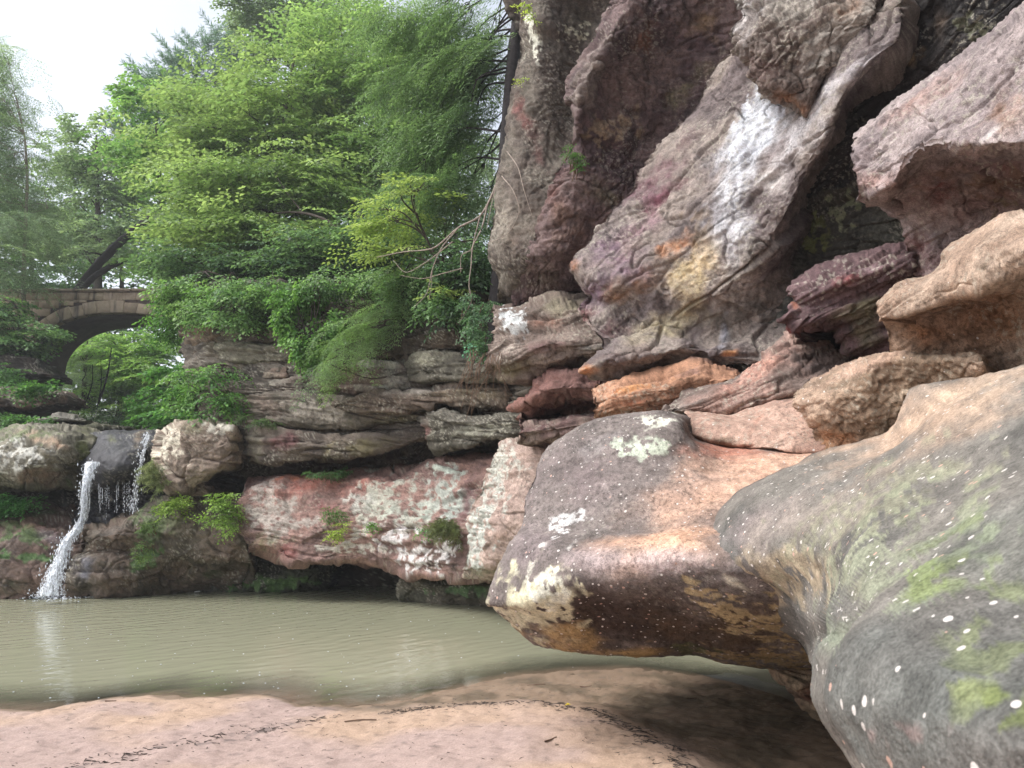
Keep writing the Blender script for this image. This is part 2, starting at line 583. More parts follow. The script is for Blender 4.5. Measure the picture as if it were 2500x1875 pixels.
rock("foreground_boulder", "grey mossy boulder with white quartz pebbles in the lower right foreground", near_rows,
     inward=(0.95, 0.3, -0.05), thick=1.6, fleck=0, base=(124, 118, 110), alt=(98, 96, 92), big=0.03, bigf=1.8, strata=0.003, sf=9, mott=.3,
     micro=0.002, step=2.8, peb=0.5, cat="boulder", bandc=0.14, shrink=0.15, pit=0.005, pitf=7, dip=(-0.55, 0.1),
     paints=[B(2270, 1020, 330, 90, (190, 158, 132), 0.9, -25, 0.5), B(2380, 960, 180, 60, (190, 164, 140), .8, -25),
             B(1850, 1290, 200, 80, (124, 112, 110), 0.8, -25), B(1900, 1410, 210, 90, (164, 148, 122), 0.85, 0, .6, 4, 10, -.15), B(2000, 1250, 240, 70, (152, 140, 128), .7, -25),
             B(2350, 1700, 420, 230, (98, 100, 96), .9, 0, .6, 4), B(2450, 1350, 260, 160, (112, 114, 106), .6, 0, .6, 4), B(2130, 1250, 300, 90, (150, 148, 122), 0.6, -25, 1.0, 6, 10, .06), B(2250, 1330, 260, 140, (142, 148, 120), 0.6, -25, 1.0, 6, 10, .08),
             B(2330, 1400, 220, 120, (124, 134, 110), .6, -25, 1.0, 6, 10, .10), B(2160, 1420, 130, 120, (140, 142, 122), .6, 0, 1, 6, 10, .05),
             B(2430, 1500, 170, 190, (112, 120, 82), .65, 0, 1.1, 6, 10, .12), B(2475, 1660, 90, 120, (116, 128, 66), .65, 0, 1.1, 7, 10, .1),
             B(2330, 1640, 70, 50, (118, 126, 80), .6, 0, 1.1, 7, 10, .12), B(2280, 1420, 60, 60, (128, 142, 88), .7, 0, 1.1, 7, 10, .1),
             B(2190, 1800, 90, 60, (150, 126, 122), .5, 0, .8, 6, 9, .1), B(2050, 1560, 40, 60, (132, 140, 118), .7, 0)])

slab_rows = [
 "1360,1070,5.9 1403,1042,6.0 1451,1024,6.0 1530,1013,6.0 1612,1004,5.9 1660,1012,5.8 1700,1060,5.9 1800,1080,5.9 1960,1070,5.8 2100,1060,5.6",
 "1321,1115,5.6 1403,1050,5.7 1530,1022,5.6 1612,1012,5.4 1665,1030,5.3 1692,1075,5.4 1760,1093,5.5 1870,1090,5.4 1990,1095,5.2 2100,1085,5.0",
 "1302,1165,5.45 1400,1110,5.3 1500,1090,5.2 1600,1085,5.05 1670,1092,5.08 1760,1120,5.1 1870,1120,5.0 2000,1120,4.9 2100,1120,4.7",
 "1278,1230,5.3 1400,1200,5.0 1500,1190,4.85 1600,1190,4.75 1700,1195,4.65 1800,1200,4.55 1900,1190,4.5 2050,1180,4.4",
 "1275,1285,5.15 1400,1290,4.75 1500,1290,4.6 1600,1290,4.45 1700,1290,4.3 1800,1290,4.2 1900,1290,4.1 2050,1290,4.0",
 "1232,1370,4.9 1300,1360,4.65 1387,1372,4.4 1466,1378,4.25 1561,1375,4.1 1656,1370,3.95 1750,1380,3.8 1850,1400,3.7 2050,1400,3.6",
 "1205,1430,4.85 1300,1420,4.55 1387,1410,4.36 1466,1412,4.24 1561,1412,4.12 1656,1412,4.0 1750,1425,3.88 1850,1445,3.78 2050,1460,3.7",
 "1206,1478,4.9 1300,1500,4.65 1387,1510,4.6 1466,1520,4.65 1561,1530,4.65 1656,1540,4.6 1750,1550,4.55 1850,1560,4.5 2050,1570,4.4",
 "1245,1520,5.0 1290,1558,4.95 1340,1571,4.95 1419,1587,5.0 1523,1596,5.0 1609,1603,5.0 1697,1600,5.0 1767,1620,5.0 1850,1630,5.0 2050,1630,4.9",
 "1290,1530,5.9 1419,1540,6.1 1609,1550,6.2 1850,1560,6.1 2050,1570,5.9"]
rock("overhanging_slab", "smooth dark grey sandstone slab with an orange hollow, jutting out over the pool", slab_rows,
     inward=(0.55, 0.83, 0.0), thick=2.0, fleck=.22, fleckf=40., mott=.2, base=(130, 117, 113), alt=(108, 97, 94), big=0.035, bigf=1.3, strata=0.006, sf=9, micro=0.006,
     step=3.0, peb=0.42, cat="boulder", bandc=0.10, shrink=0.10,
     paints=[B(1900, 1150, 340, 110, (206, 164, 138), 1, -18, .35, 2), B(1700, 1240, 230, 120, (204, 162, 136), 1, -25, .4, 2),
             B(1620, 1330, 190, 32, (206, 158, 126), .95, -4, .4, 3), B(1780, 1100, 130, 40, (186, 118, 92), .8, 5),
             B(1560, 1370, 260, 34, (172, 154, 152), .75, 0, .5, 3), B(1420, 1150, 110, 90, (132, 116, 116), .6, -30, .5, 3), B(1300, 1330, 60, 90, (118, 104, 106), .6, 20, .5, 3),
             B(1500, 1500, 420, 100, (66, 52, 46), 1, 3, .3, 3), B(1560, 1520, 420, 90, (60, 47, 42), 1, 4, .3, 3), B(1800, 1540, 300, 70, (92, 72, 52), .8, 8, .5, 3, 0, 0, 0),  # first two dark browns paint the overhang's shade onto the brown front face
             B(1320, 1480, 110, 90, (196, 190, 158), 1, 25, .8, 6, 16, -.22), B(1330, 1430, 70, 50, (206, 204, 186), 1, 30, .8, 6, 18, -.1),
             B(1240, 1500, 50, 40, (198, 190, 160), 1, 30, .9, 8, 18, -.1), B(1400, 1560, 150, 40, (168, 138, 88), .95, 10, .6, 5, 0),
             B(1570, 1598, 70, 16, (168, 138, 84), .95, 0, .6, 5), B(1850, 1610, 170, 28, (164, 140, 96), .9, 3, .8, 7, 14, -.05, 0, (1, 1, 3)),
             B(1790, 1500, 150, 42, (172, 152, 112), .95, 35, .8, 8, 15, .08, 0, (1, 1, 2)), B(1930, 1540, 130, 60, (166, 146, 106), .95, 38, .8, 8, 14, .05, 0, (1, 1, 2)),
             B(1810, 1430, 40, 12, (206, 200, 182), 1, 40, .8, 8), B(1690, 1590, 70, 20, (84, 90, 50), .7, 0, .8, 6, 12, .05),
             B(1570, 1092, 75, 26, (190, 198, 178), 1, 5, .9, 8, 17, -.12), B(1615, 1030, 48, 20, (206, 206, 190), 1, 0, .9, 8, 17, -.05),
             B(1395, 1262, 50, 22, (200, 198, 196), 1, -20, .9, 10, 17, .1), B(1355, 1290, 30, 12, (200, 198, 196), 1, -20, .9, 10, 17, .05),
             B(1375, 1305, 30, 10, (204, 200, 198), 1, -35, .9, 10, 17, 0), B(1390, 1345, 22, 7, (208, 204, 198), 1, -45, .7, 10),
             B(1325, 1336, 16, 6, (208, 204, 198), 1, -35, .7, 10), B(1475, 1080, 70, 16, (160, 152, 150), .6, -20, .7, 6)])
rock("pillar_rock", "brown undercut rock foot beneath the overhanging slab at the water edge",
     ["1830,1560,5.6 1900,1560,5.5 1980,1560,5.4 2120,1560,5.2", "1860,1615,5.4 1910,1625,5.3 1990,1620,5.2 2120,1610,5.1",
      "1905,1660,5.35 1950,1665,5.2 2000,1660,5.15 2150,1650,5.1", "1938,1700,5.4 1985,1712,5.28 2040,1715,5.2 2180,1710,5.15",
      "1990,1745,5.5 2035,1770,5.42 2080,1790,5.3 2200,1790,5.2", "2010,1775,5.7 2060,1800,5.7 2120,1830,5.6 2220,1830,5.4"],
     facet=.03, facf=3, base=(126, 96, 72), alt=(150, 124, 92), thick=1.4, big=.04, bigf=3, strata=.015, inward=(.8, .55, -.1),
     paints=[B(1985, 1690, 30, 22, (112, 66, 48), .9)])

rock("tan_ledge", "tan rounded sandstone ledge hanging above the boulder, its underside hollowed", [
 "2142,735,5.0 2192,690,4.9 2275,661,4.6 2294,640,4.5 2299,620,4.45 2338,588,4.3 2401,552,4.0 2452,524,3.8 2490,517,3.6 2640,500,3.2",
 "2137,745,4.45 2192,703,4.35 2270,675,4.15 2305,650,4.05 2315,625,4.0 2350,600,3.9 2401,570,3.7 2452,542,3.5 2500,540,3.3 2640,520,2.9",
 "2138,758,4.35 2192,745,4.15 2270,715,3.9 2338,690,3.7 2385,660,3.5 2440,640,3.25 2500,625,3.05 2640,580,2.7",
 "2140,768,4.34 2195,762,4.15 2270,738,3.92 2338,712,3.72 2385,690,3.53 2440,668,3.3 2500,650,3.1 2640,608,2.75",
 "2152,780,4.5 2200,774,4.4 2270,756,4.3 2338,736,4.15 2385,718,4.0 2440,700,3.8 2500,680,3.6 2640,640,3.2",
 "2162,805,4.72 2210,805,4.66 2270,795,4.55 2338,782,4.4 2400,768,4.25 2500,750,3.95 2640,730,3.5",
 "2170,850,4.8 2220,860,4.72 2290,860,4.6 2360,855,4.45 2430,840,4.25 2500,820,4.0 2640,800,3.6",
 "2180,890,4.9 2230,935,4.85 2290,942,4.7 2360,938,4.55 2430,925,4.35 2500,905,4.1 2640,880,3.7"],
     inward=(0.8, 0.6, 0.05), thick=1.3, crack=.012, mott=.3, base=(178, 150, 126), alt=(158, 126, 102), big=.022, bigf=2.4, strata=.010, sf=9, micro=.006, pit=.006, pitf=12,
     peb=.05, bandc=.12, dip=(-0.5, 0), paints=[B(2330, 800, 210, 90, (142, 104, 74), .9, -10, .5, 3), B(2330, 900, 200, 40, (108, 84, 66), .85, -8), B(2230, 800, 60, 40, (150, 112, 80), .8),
             B(2290, 830, 70, 24, (170, 112, 68), .6, 0, .8, 5), B(2420, 600, 26, 14, (140, 112, 92), .6)])
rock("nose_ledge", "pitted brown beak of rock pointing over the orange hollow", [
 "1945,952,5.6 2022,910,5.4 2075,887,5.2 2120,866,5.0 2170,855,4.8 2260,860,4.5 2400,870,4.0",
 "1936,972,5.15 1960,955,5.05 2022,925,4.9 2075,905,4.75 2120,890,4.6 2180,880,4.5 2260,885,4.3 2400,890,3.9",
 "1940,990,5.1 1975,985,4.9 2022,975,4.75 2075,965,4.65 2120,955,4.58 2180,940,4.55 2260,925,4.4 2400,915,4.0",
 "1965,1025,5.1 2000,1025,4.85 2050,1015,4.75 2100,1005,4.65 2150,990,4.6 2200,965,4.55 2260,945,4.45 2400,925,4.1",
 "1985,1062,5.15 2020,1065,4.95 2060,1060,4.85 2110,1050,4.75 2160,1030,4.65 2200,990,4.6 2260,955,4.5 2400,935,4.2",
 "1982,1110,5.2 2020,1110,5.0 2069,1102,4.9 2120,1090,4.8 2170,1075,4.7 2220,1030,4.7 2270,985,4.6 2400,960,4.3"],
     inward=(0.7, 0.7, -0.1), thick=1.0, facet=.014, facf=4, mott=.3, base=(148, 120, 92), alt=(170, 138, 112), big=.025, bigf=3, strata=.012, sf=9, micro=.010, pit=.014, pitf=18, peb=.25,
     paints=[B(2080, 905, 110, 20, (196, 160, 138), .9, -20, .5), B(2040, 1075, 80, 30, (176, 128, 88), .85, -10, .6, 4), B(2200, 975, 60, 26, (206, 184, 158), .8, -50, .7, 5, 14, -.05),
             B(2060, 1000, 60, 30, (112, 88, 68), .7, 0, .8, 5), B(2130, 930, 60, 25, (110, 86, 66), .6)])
rock("purple_block", "large mauve sandstone block with dark maroon underside hanging under the cave roof", [
 "2083,330,6.0 2132,286,5.9 2180,240,5.7 2221,218,5.5 2275,180,5.3 2370,108,5.0 2449,52,4.7 2510,5,4.5 2640,-80,4.2",
 "2082,345,5.25 2132,300,5.1 2182,255,4.95 2225,230,4.85 2280,195,4.65 2372,125,4.35 2452,70,4.1 2510,30,3.9 2640,-50,3.6",
 "2074,375,5.1 2132,350,4.9 2200,320,4.7 2280,270,4.45 2372,210,4.15 2452,160,3.9 2510,130,3.75 2640,60,3.45",
 "2078,410,5.05 2132,405,4.85 2200,380,4.6 2280,330,4.35 2372,290,4.05 2452,260,3.85 2510,240,3.7 2640,180,3.4",
 "2086,450,5.02 2140,462,4.83 2178,450,4.68 2195,420,4.58 2225,375,4.42 2270,352,4.28 2340,350,4.05 2430,352,3.8 2510,350,3.6 2640,330,3.3",
 "2089,470,5.06 2140,482,4.9 2182,466,4.76 2202,432,4.66 2232,388,4.5 2275,366,4.38 2340,366,4.15 2430,368,3.9 2510,365,3.7 2640,345,3.4",
 "2105,480,5.4 2150,492,5.3 2205,472,5.15 2230,430,5.0 2262,402,4.9 2340,395,4.65 2430,395,4.4 2510,392,4.15 2640,370,3.8",
 "2150,500,5.6 2180,525,5.5 2240,510,5.35 2300,490,5.15 2400,470,4.9 2510,460,4.6 2640,450,4.3",
 "2203,570,5.65 2240,580,5.55 2300,570,5.4 2400,540,5.15 2510,520,4.85 2640,510,4.5",
 "2206,660,5.75 2240,672,5.65 2300,675,5.45 2400,650,5.2 2510,610,4.9 2640,570,4.6"],
     inward=(0.75, 0.66, 0.05), thick=1.4, facet=.018, facf=2.6, crack=.035, base=(160, 143, 142), alt=(134, 118, 120), big=.035, bigf=2.2, strata=.018, sf=7, micro=.008, pit=.016, pitf=8, dip=(-.75, 0), bandc=.12,
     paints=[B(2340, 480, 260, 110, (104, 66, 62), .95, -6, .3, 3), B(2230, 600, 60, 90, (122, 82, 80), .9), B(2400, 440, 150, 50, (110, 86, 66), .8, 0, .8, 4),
             B(2300, 450, 40, 9, (132, 46, 40), .8, -15, .5, 5), B(2450, 290, 80, 50, (140, 108, 86), .7, -40, .7, 4), B(2440, 540, 80, 50, (120, 104, 74), .7, 0, .8, 5, 12, 0),
             B(2250, 240, 160, 30, (170, 132, 118), .6, -36, .6), B(2110, 440, 60, 40, (170, 134, 124), .6), B(2410, 330, 40, 8, (206, 204, 202), .6, -40, .8, 6)])
rock("flaky_purple_ledge", "dark purple flaky ledge of thin torn layers over a small cave", [
 "1920,712,6.9 1971,670,6.7 2063,622,6.5 2130,605,6.3 2230,582,6.1", "1927,708,6.25 1975,680,6.15 2063,640,6.0 2130,620,5.9 2230,598,5.75",
 "1925,725,6.15 1985,712,6.0 2063,690,5.85 2130,670,5.75 2230,645,5.6", "1938,738,6.2 1990,750,6.05 2063,735,5.95 2130,715,5.85 2230,690,5.75",
 "1902,772,6.15 1960,776,6.05 2040,772,5.95 2110,760,5.9 2230,730,5.85", "1915,795,6.2 1960,802,6.15 2010,803,6.1 2070,812,6.05 2130,810,6.0 2230,800,5.95",
 "1940,812,6.6 2010,812,6.4 2072,850,6.15 2120,852,6.1 2230,842,6.0", "1960,808,7.0 2030,815,6.6 2080,874,6.3 2115,882,6.25 2230,862,6.1"],
     inward=(.6, .8, 0), thick=1.0, facet=.04, facf=1.6, flat=8, base=(112, 82, 86), alt=(88, 62, 66), big=.03, bigf=3.5, strata=.045, sf=11, micro=.008, dip=(-.42, .05), bandc=.3,
     paints=[B(2060, 690, 36, 12, (128, 58, 56), .9, -10, .6, 5), B(1940, 748, 24, 18, (190, 118, 78), .95, 30), B(1930, 800, 30, 10, (130, 48, 46), .9, 20),
             B(2110, 800, 70, 60, (118, 112, 90), .95, 0, .6, 4), B(2090, 760, 90, 30, (112, 106, 78), .7, -15, .8, 5), B(2120, 660, 80, 10, (140, 118, 124), .7, -14, .6, 6)])
rock("pinkish_ledge", "flat pinkish brown layered ledge lying beside the small dark cave", [
 "1615,998,7.2 1644,970,7.2 1720,938,7.1 1783,919,7.1 1847,875,7.0 1879,846,7.0 1930,808,6.9 2010,830,6.8 2090,870,6.6",
 "1616,1000,6.75 1650,982,6.7 1720,955,6.6 1783,935,6.55 1847,897,6.5 1890,865,6.5 1935,848,6.6 2010,885,6.5 2090,900,6.3",
 "1640,1006,6.6 1700,985,6.5 1760,965,6.4 1830,945,6.3 1890,922,6.25 1950,908,6.25 2010,915,6.2 2090,915,6.0",
 "1663,1012,6.6 1720,1005,6.5 1783,1000,6.35 1846,980,6.25 1900,962,6.2 1950,948,6.15 2010,935,6.1 2090,925,6.0",
 "1668,1018,7 1720,1018,6.9 1783,1025,6.7 1846,1008,6.6 1940,980,6.5 2090,955,6.4"],
     inward=(.5, .85, 0), thick=1.0, facet=.035, facf=1.4, flat=6, crack=.03, base=(160, 122, 108), alt=(118, 98, 90), big=.035, bigf=3, strata=.035, sf=10, dip=(-.35, .05), micro=.008,
     paints=[B(1840, 915, 110, 26, (186, 132, 112), .85, -30, .5), B(1880, 970, 120, 24, (128, 112, 102), .8, -18, .6), B(1960, 880, 60, 40, (88, 78, 76), .8), B(1680, 990, 60, 12, (150, 140, 134), .6, -20)])
rock("lobed_ledge", "soft pink sandstone lobes at the back of the orange hollow", [
 "1672,1000,6.7 1720,1003,6.6 1790,1010,6.5 1850,990,6.4 1930,965,6.3 2040,950,6.1", "1675,1012,6.2 1720,1014,6.1 1790,1020,6.0 1850,1002,5.95 1930,982,5.9 2040,975,5.7",
 "1690,1035,5.9 1740,1042,5.75 1800,1045,5.6 1860,1035,5.55 1930,1020,5.5 2040,1015,5.35", "1692,1060,5.85 1740,1072,5.68 1800,1082,5.5 1845,1075,5.4 1930,1060,5.35 2040,1060,5.2",
 "1692,1078,6.2 1740,1088,6.1 1800,1092,5.7 1850,1092,5.35 1930,1098,5.15 2040,1100,5.0"],
     inward=(.5, .85, -.1), thick=.8, mott=.2, base=(186, 144, 122), alt=(170, 128, 108), big=.03, bigf=2.6, strata=.006, micro=.005, peb=.12, bandc=.08,
     paints=[B(1800, 1080, 110, 12, (86, 78, 60), .7, 4, .8, 5), B(1840, 1040, 12, 50, (160, 104, 82), .6, 30)])
rock("orange_ledge", "bright orange streaked sandstone ledge with small hollows", [
 "1450,940,8.0 1480,928,8.0 1561,908,7.9 1640,890,7.9 1700,875,7.8 1800,895,7.5", "1442,962,7.5 1480,940,7.4 1561,922,7.3 1640,902,7.3 1700,890,7.25 1800,912,7.0",
 "1437,985,7.4 1480,975,7.2 1561,960,7.1 1640,945,7.05 1700,930,7.05 1800,930,6.9", "1445,1008,7.4 1490,1005,7.25 1561,995,7.15 1640,980,7.1 1700,965,7.1 1800,950,7.0",
 "1455,1025,7.6 1500,1030,7.5 1561,1025,7.4 1640,1012,7.3 1720,1002,7.3 1800,995,7.2"],
     inward=(.5, .85, 0), thick=1.0, facet=.025, facf=1.6, flat=5, base=(182, 124, 84), alt=(132, 92, 74), big=.035, bigf=3, strata=.03, sf=9, dip=(-.22, .05), micro=.007, pit=.012, pitf=10, bandc=.25,
     paints=[B(1600, 1005, 120, 22, (130, 88, 78), .8, -8, .5), B(1500, 950, 16, 7, (120, 66, 44), .9), B(1690, 905, 60, 16, (120, 92, 82), .8, -10, .7, 5), B(1560, 940, 100, 10, (206, 140, 76), .7, -14, .6),
             B(1540, 985, 70, 10, (188, 104, 66), .7, -10, .6, 6)])
rock("weathered_cliff_face", "tall central cliff face with bluish white mineral streak, purple and yellow stains", [
 "1745,150,8.3 1800,110,7.9 1900,100,7.4 2000,60,6.9 2100,30,6.4 2200,-20,6.0",
 "1690,250,8.35 1760,220,7.9 1850,225,7.4 1950,230,7.0 2020,190,6.5 2090,150,6.1 2185,110,5.9",
 "1635,320,8.4 1720,310,7.9 1820,310,7.4 1920,310,7.0 1990,280,6.6 2045,255,6.3 2085,225,6.45",
 "1580,385,8.4 1680,385,7.9 1780,390,7.4 1880,390,7.05 1950,370,6.7 2012,348,6.5 2045,330,6.8",
 "1532,460,8.4 1640,465,7.9 1760,470,7.4 1860,470,7.1 1930,450,6.8 1972,432,6.75 2010,420,7.15",
 "1480,525,8.4 1600,540,7.9 1720,550,7.5 1820,550,7.2 1890,540,6.95 1926,525,6.9 1970,520,7.35",
 "1430,590,8.3 1540,610,7.9 1660,630,7.6 1780,630,7.35 1850,620,7.1 1895,600,7.1 1940,600,7.5",
 "1382,655,8.25 1480,680,7.9 1600,700,7.75 1720,710,7.55 1820,690,7.4 1880,680,7.4 1920,680,7.7",
 "1425,728,8.5 1480,740,8.1 1600,765,7.85 1720,780,7.7 1800,770,7.6 1860,760,7.6 1920,760,7.7",
 "1412,758,8.1 1435,785,8.0 1500,808,7.95 1600,805,7.75 1720,810,7.7 1800,820,7.6 1920,820,7.5",
 "1462,862,8.1 1500,842,7.75 1580,838,7.55 1680,830,7.5 1760,840,7.5 1850,850,7.3 1920,860,7.2",
 "1413,903,7.65 1460,885,7.45 1520,875,7.35 1600,868,7.35 1700,860,7.5 1800,880,7.4 1920,890,7.1",
 "1437,925,7.8 1480,935,7.7 1560,922,7.7 1640,907,7.7 1720,892,7.7 1800,905,7.5 1920,900,7.3"],
     inward=(.6, .8, .1), thick=1.6, facet=.06, facf=.8, flat=2.4, fleck=.45, crack=.05, base=(144, 129, 120), alt=(108, 94, 94), big=.08, bigf=1.3, strata=.010, sf=4, dip=(-.55, .1), micro=.009, pit=.018, pitf=6, step=3.0, bandc=.12, cat="cliff", shrink=.1,
     paints=[B(1830, 340, 75, 190, (186, 188, 196), .9, 22, .5, 2.5), B(1830, 330, 60, 160, (206, 210, 220), .9, 22, .6, 4, 9, -.05, 0, (1, 1, .4)), B(1960, 330, 60, 260, (188, 180, 180), .9, 38, .5, 3), B(1810, 540, 45, 120, (200, 198, 202), .9, 15, .6, 3, 0),
             B(2090, 170, 90, 26, (196, 190, 194), .9, -42, .5, 3), B(1880, 440, 60, 60, (192, 184, 178), .8, 20, .6, 3),
             B(1490, 680, 70, 110, (140, 108, 134), .95, 25, .5, 2.5), B(1560, 560, 60, 80, (146, 112, 122), .7, 35, .6, 3), B(1600, 420, 130, 40, (108, 76, 84), .9, -40, .6, 3),
             B(1620, 470, 90, 14, (112, 52, 74), .8, -38, .6, 4), B(1640, 600, 50, 26, (200, 136, 86), .9, -30, .7, 3), B(1560, 690, 80, 40, (150, 108, 74), .9, -25, .6, 3),
             B(1680, 690, 90, 70, (190, 168, 118), .7, -30, .6, 3), B(1720, 620, 50, 50, (186, 158, 112), .8, -30, .7, 3), B(1620, 790, 130, 40, (172, 160, 128), .9, -15, .5, 3),
             B(1430, 770, 30, 30, (138, 76, 78), .9), B(1500, 800, 50, 25, (126, 96, 96), .8), B(1540, 855, 120, 25, (110, 90, 84), .8, -15, .5), B(1570, 900, 110, 20, (126, 120, 122), .8, -10, .6, 4),
             B(1435, 905, 35, 16, (196, 126, 76), .95, 0, .4), B(1710, 545, 40, 40, (120, 104, 88), .8, 0, .8, 4, 10, 0), B(1400, 650, 26, 30, (164, 110, 76), .8),
             B(1840, 620, 60, 70, (110, 104, 98), .7, 20, .7, 3), B(1800, 760, 90, 70, (96, 92, 84), .8, 10, .6, 3), B(1770, 800, 18, 40, (190, 196, 214), .7, 10, .7, 5), B(1850, 850, 80, 40, (110, 100, 94), .8), B(1780, 860, 30, 8, (206, 140, 80), .8, -20), B(1800, 470, 62, 170, (186, 188, 194), .7, 18, .7, 3), B(1850, 300, 60, 120, (196, 200, 208), .75, 25, .7, 3), B(1960, 320, 30, 220, (192, 188, 190), .9, 36, .5, 3)])
rock("shaded_recess_wall", "dark green stained back wall of the recess behind the purple ledge", [
 "1950,350,7.6 2050,330,7.3 2150,400,7.0 2250,450,6.6", "1890,520,7.7 2000,500,7.5 2100,500,7.2 2250,520,6.8", "1850,650,7.75 1960,640,7.6 2080,600,7.3 2250,600,6.9",
 "1820,780,7.7 1940,760,7.55 2080,720,7.3 2250,700,6.9", "1810,910,7.5 1940,890,7.4 2080,910,7.1 2250,910,6.8"],
     inward=(.6, .8, 0), thick=1.0, facet=.05, base=(84, 82, 70), alt=(66, 64, 58), big=.06, bigf=2, strata=.02, pit=.012, micro=.01,
     paints=[B(1990, 580, 60, 60, (110, 116, 64), .8, 0, .8, 4, 9, 0), B(2050, 520, 60, 50, (140, 146, 112), .8, 0, .9, 6, 14, .1), B(2130, 560, 70, 50, (98, 98, 90), .8), B(1900, 730, 60, 80, (104, 104, 98), .7, 0, .8, 5, 11, 0)])
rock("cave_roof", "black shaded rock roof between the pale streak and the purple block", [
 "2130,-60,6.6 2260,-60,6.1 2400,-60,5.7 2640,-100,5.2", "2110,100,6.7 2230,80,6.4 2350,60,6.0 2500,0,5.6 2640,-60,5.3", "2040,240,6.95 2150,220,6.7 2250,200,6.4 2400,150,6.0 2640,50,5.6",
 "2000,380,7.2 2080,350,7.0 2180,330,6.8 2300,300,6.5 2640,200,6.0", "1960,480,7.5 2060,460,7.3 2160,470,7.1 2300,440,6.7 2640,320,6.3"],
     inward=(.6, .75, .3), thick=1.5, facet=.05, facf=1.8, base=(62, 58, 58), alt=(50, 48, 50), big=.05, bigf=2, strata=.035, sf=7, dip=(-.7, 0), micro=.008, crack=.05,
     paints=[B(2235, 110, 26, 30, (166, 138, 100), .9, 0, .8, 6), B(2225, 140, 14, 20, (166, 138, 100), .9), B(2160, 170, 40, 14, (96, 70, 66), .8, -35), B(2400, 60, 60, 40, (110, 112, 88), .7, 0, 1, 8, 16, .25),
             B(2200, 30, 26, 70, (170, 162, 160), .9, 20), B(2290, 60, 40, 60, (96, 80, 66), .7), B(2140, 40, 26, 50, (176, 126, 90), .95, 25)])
rock("cliff_bulge", "bulging grey pitted sandstone bulge overhanging at the cliff top", [
 "1785,-60,7.2 1900,-60,6.9 2040,-60,6.5 2160,-60,6.2", "1790,-10,7.0 1810,0,6.8 1900,-10,6.6 2040,-10,6.3 2145,0,6.1", "1803,40,6.9 1850,50,6.6 1930,50,6.4 2040,50,6.2 2120,60,6.1",
 "1772,80,6.9 1830,100,6.6 1930,110,6.4 2010,110,6.3 2090,105,6.3", "1788,120,6.9 1850,150,6.6 1930,160,6.45 2000,160,6.4 2050,140,6.4", "1812,160,6.9 1860,195,6.65 1930,215,6.5 1985,215,6.45 2015,195,6.5",
 "1845,217,6.95 1895,248,6.75 1940,268,6.65 1968,276,6.6 1992,250,6.6", "1855,212,7.5 1900,235,7.4 1945,250,7.3 1970,255,7.2 1990,240,7.2"],
     inward=(.6, .75, .3), thick=1.2, facet=.04, facf=2.6, crack=.04, base=(152, 142, 132), alt=(112, 96, 88), big=.05, bigf=2.5, strata=.02, sf=6, dip=(-.5, 0), pit=.03, pitf=7, micro=.010,
     paints=[B(1800, 60, 40, 90, (186, 180, 178), .9, 20, .6), B(1850, 10, 60, 30, (180, 174, 172), .8, -30), B(1930, 255, 60, 22, (140, 100, 72), .9, 20), B(2060, 20, 60, 26, (136, 98, 72), .85, -30), B(1860, 170, 50, 40, (104, 80, 76), .7, 30)])
rock("purple_buttress", "dark purple pitted cliff buttress with a sharp pale leading edge", [
 "1500,-60,9.0 1600,-60,8.8 1700,-60,8.6 1830,-60,8.2", "1490,0,8.9 1540,10,8.6 1600,30,8.7 1700,20,8.8 1830,10,8.5", "1450,80,8.9 1490,90,8.55 1530,110,8.7 1600,110,8.95 1700,110,9.0 1820,90,8.7",
 "1392,178,8.95 1430,185,8.55 1480,195,8.7 1560,200,9.0 1660,200,9.1 1770,195,8.9", "1378,240,9.0 1410,245,8.6 1450,260,8.75 1520,275,9.05 1600,280,9.2 1710,250,9.0",
 "1400,290,9.0 1408,310,8.75 1450,330,8.9 1520,340,9.1 1590,335,9.3 1660,310,9.1", "1385,365,9.1 1420,370,8.9 1470,385,9.0 1530,390,9.15 1620,375,9.2", "1350,430,9.2 1400,440,8.95 1450,455,9.0 1500,460,9.1 1570,455,9.2",
 "1330,500,9.3 1370,515,9.0 1420,530,9.0 1460,530,9.1 1530,520,9.2", "1290,600,9.5 1330,610,9.2 1380,610,9.1 1420,600,9.2 1490,570,9.3", "1260,640,9.7 1300,640,9.5 1350,650,9.4 1400,650,9.4 1460,640,9.4", "1250,748,10.2 1310,730,10.0 1380,715,9.8 1460,700,9.7"],
     inward=(.6, .8, .1), thick=1.3, facet=.05, facf=1.2, flat=1.6, fleck=.4, crack=.05, base=(112, 88, 86), alt=(84, 62, 66), big=.07, bigf=1.6, strata=.02, sf=5, pit=.035, pitf=6, micro=.012, cat="cliff", shrink=.1,
     paints=[B(1440, 190, 50, 130, (136, 124, 116), .9, 25, .6, 3), B(1500, 40, 60, 60, (128, 108, 106), .8), B(1575, 100, 40, 50, (122, 80, 58), .8, 0, .8, 4), B(1490, 310, 90, 40, (146, 126, 102), .8, -15, .8, 5, 10, -.05),
             B(1680, 210, 30, 90, (104, 98, 66), .8, 35, .6), B(1720, 60, 40, 40, (128, 104, 72), .7, 0, .8, 4), B(1350, 460, 50, 70, (116, 84, 78), .8), B(1390, 560, 90, 70, (112, 88, 76), .8), B(1470, 480, 70, 40, (104, 96, 72), .7), B(1320, 690, 70, 50, (92, 78, 66), .8)])
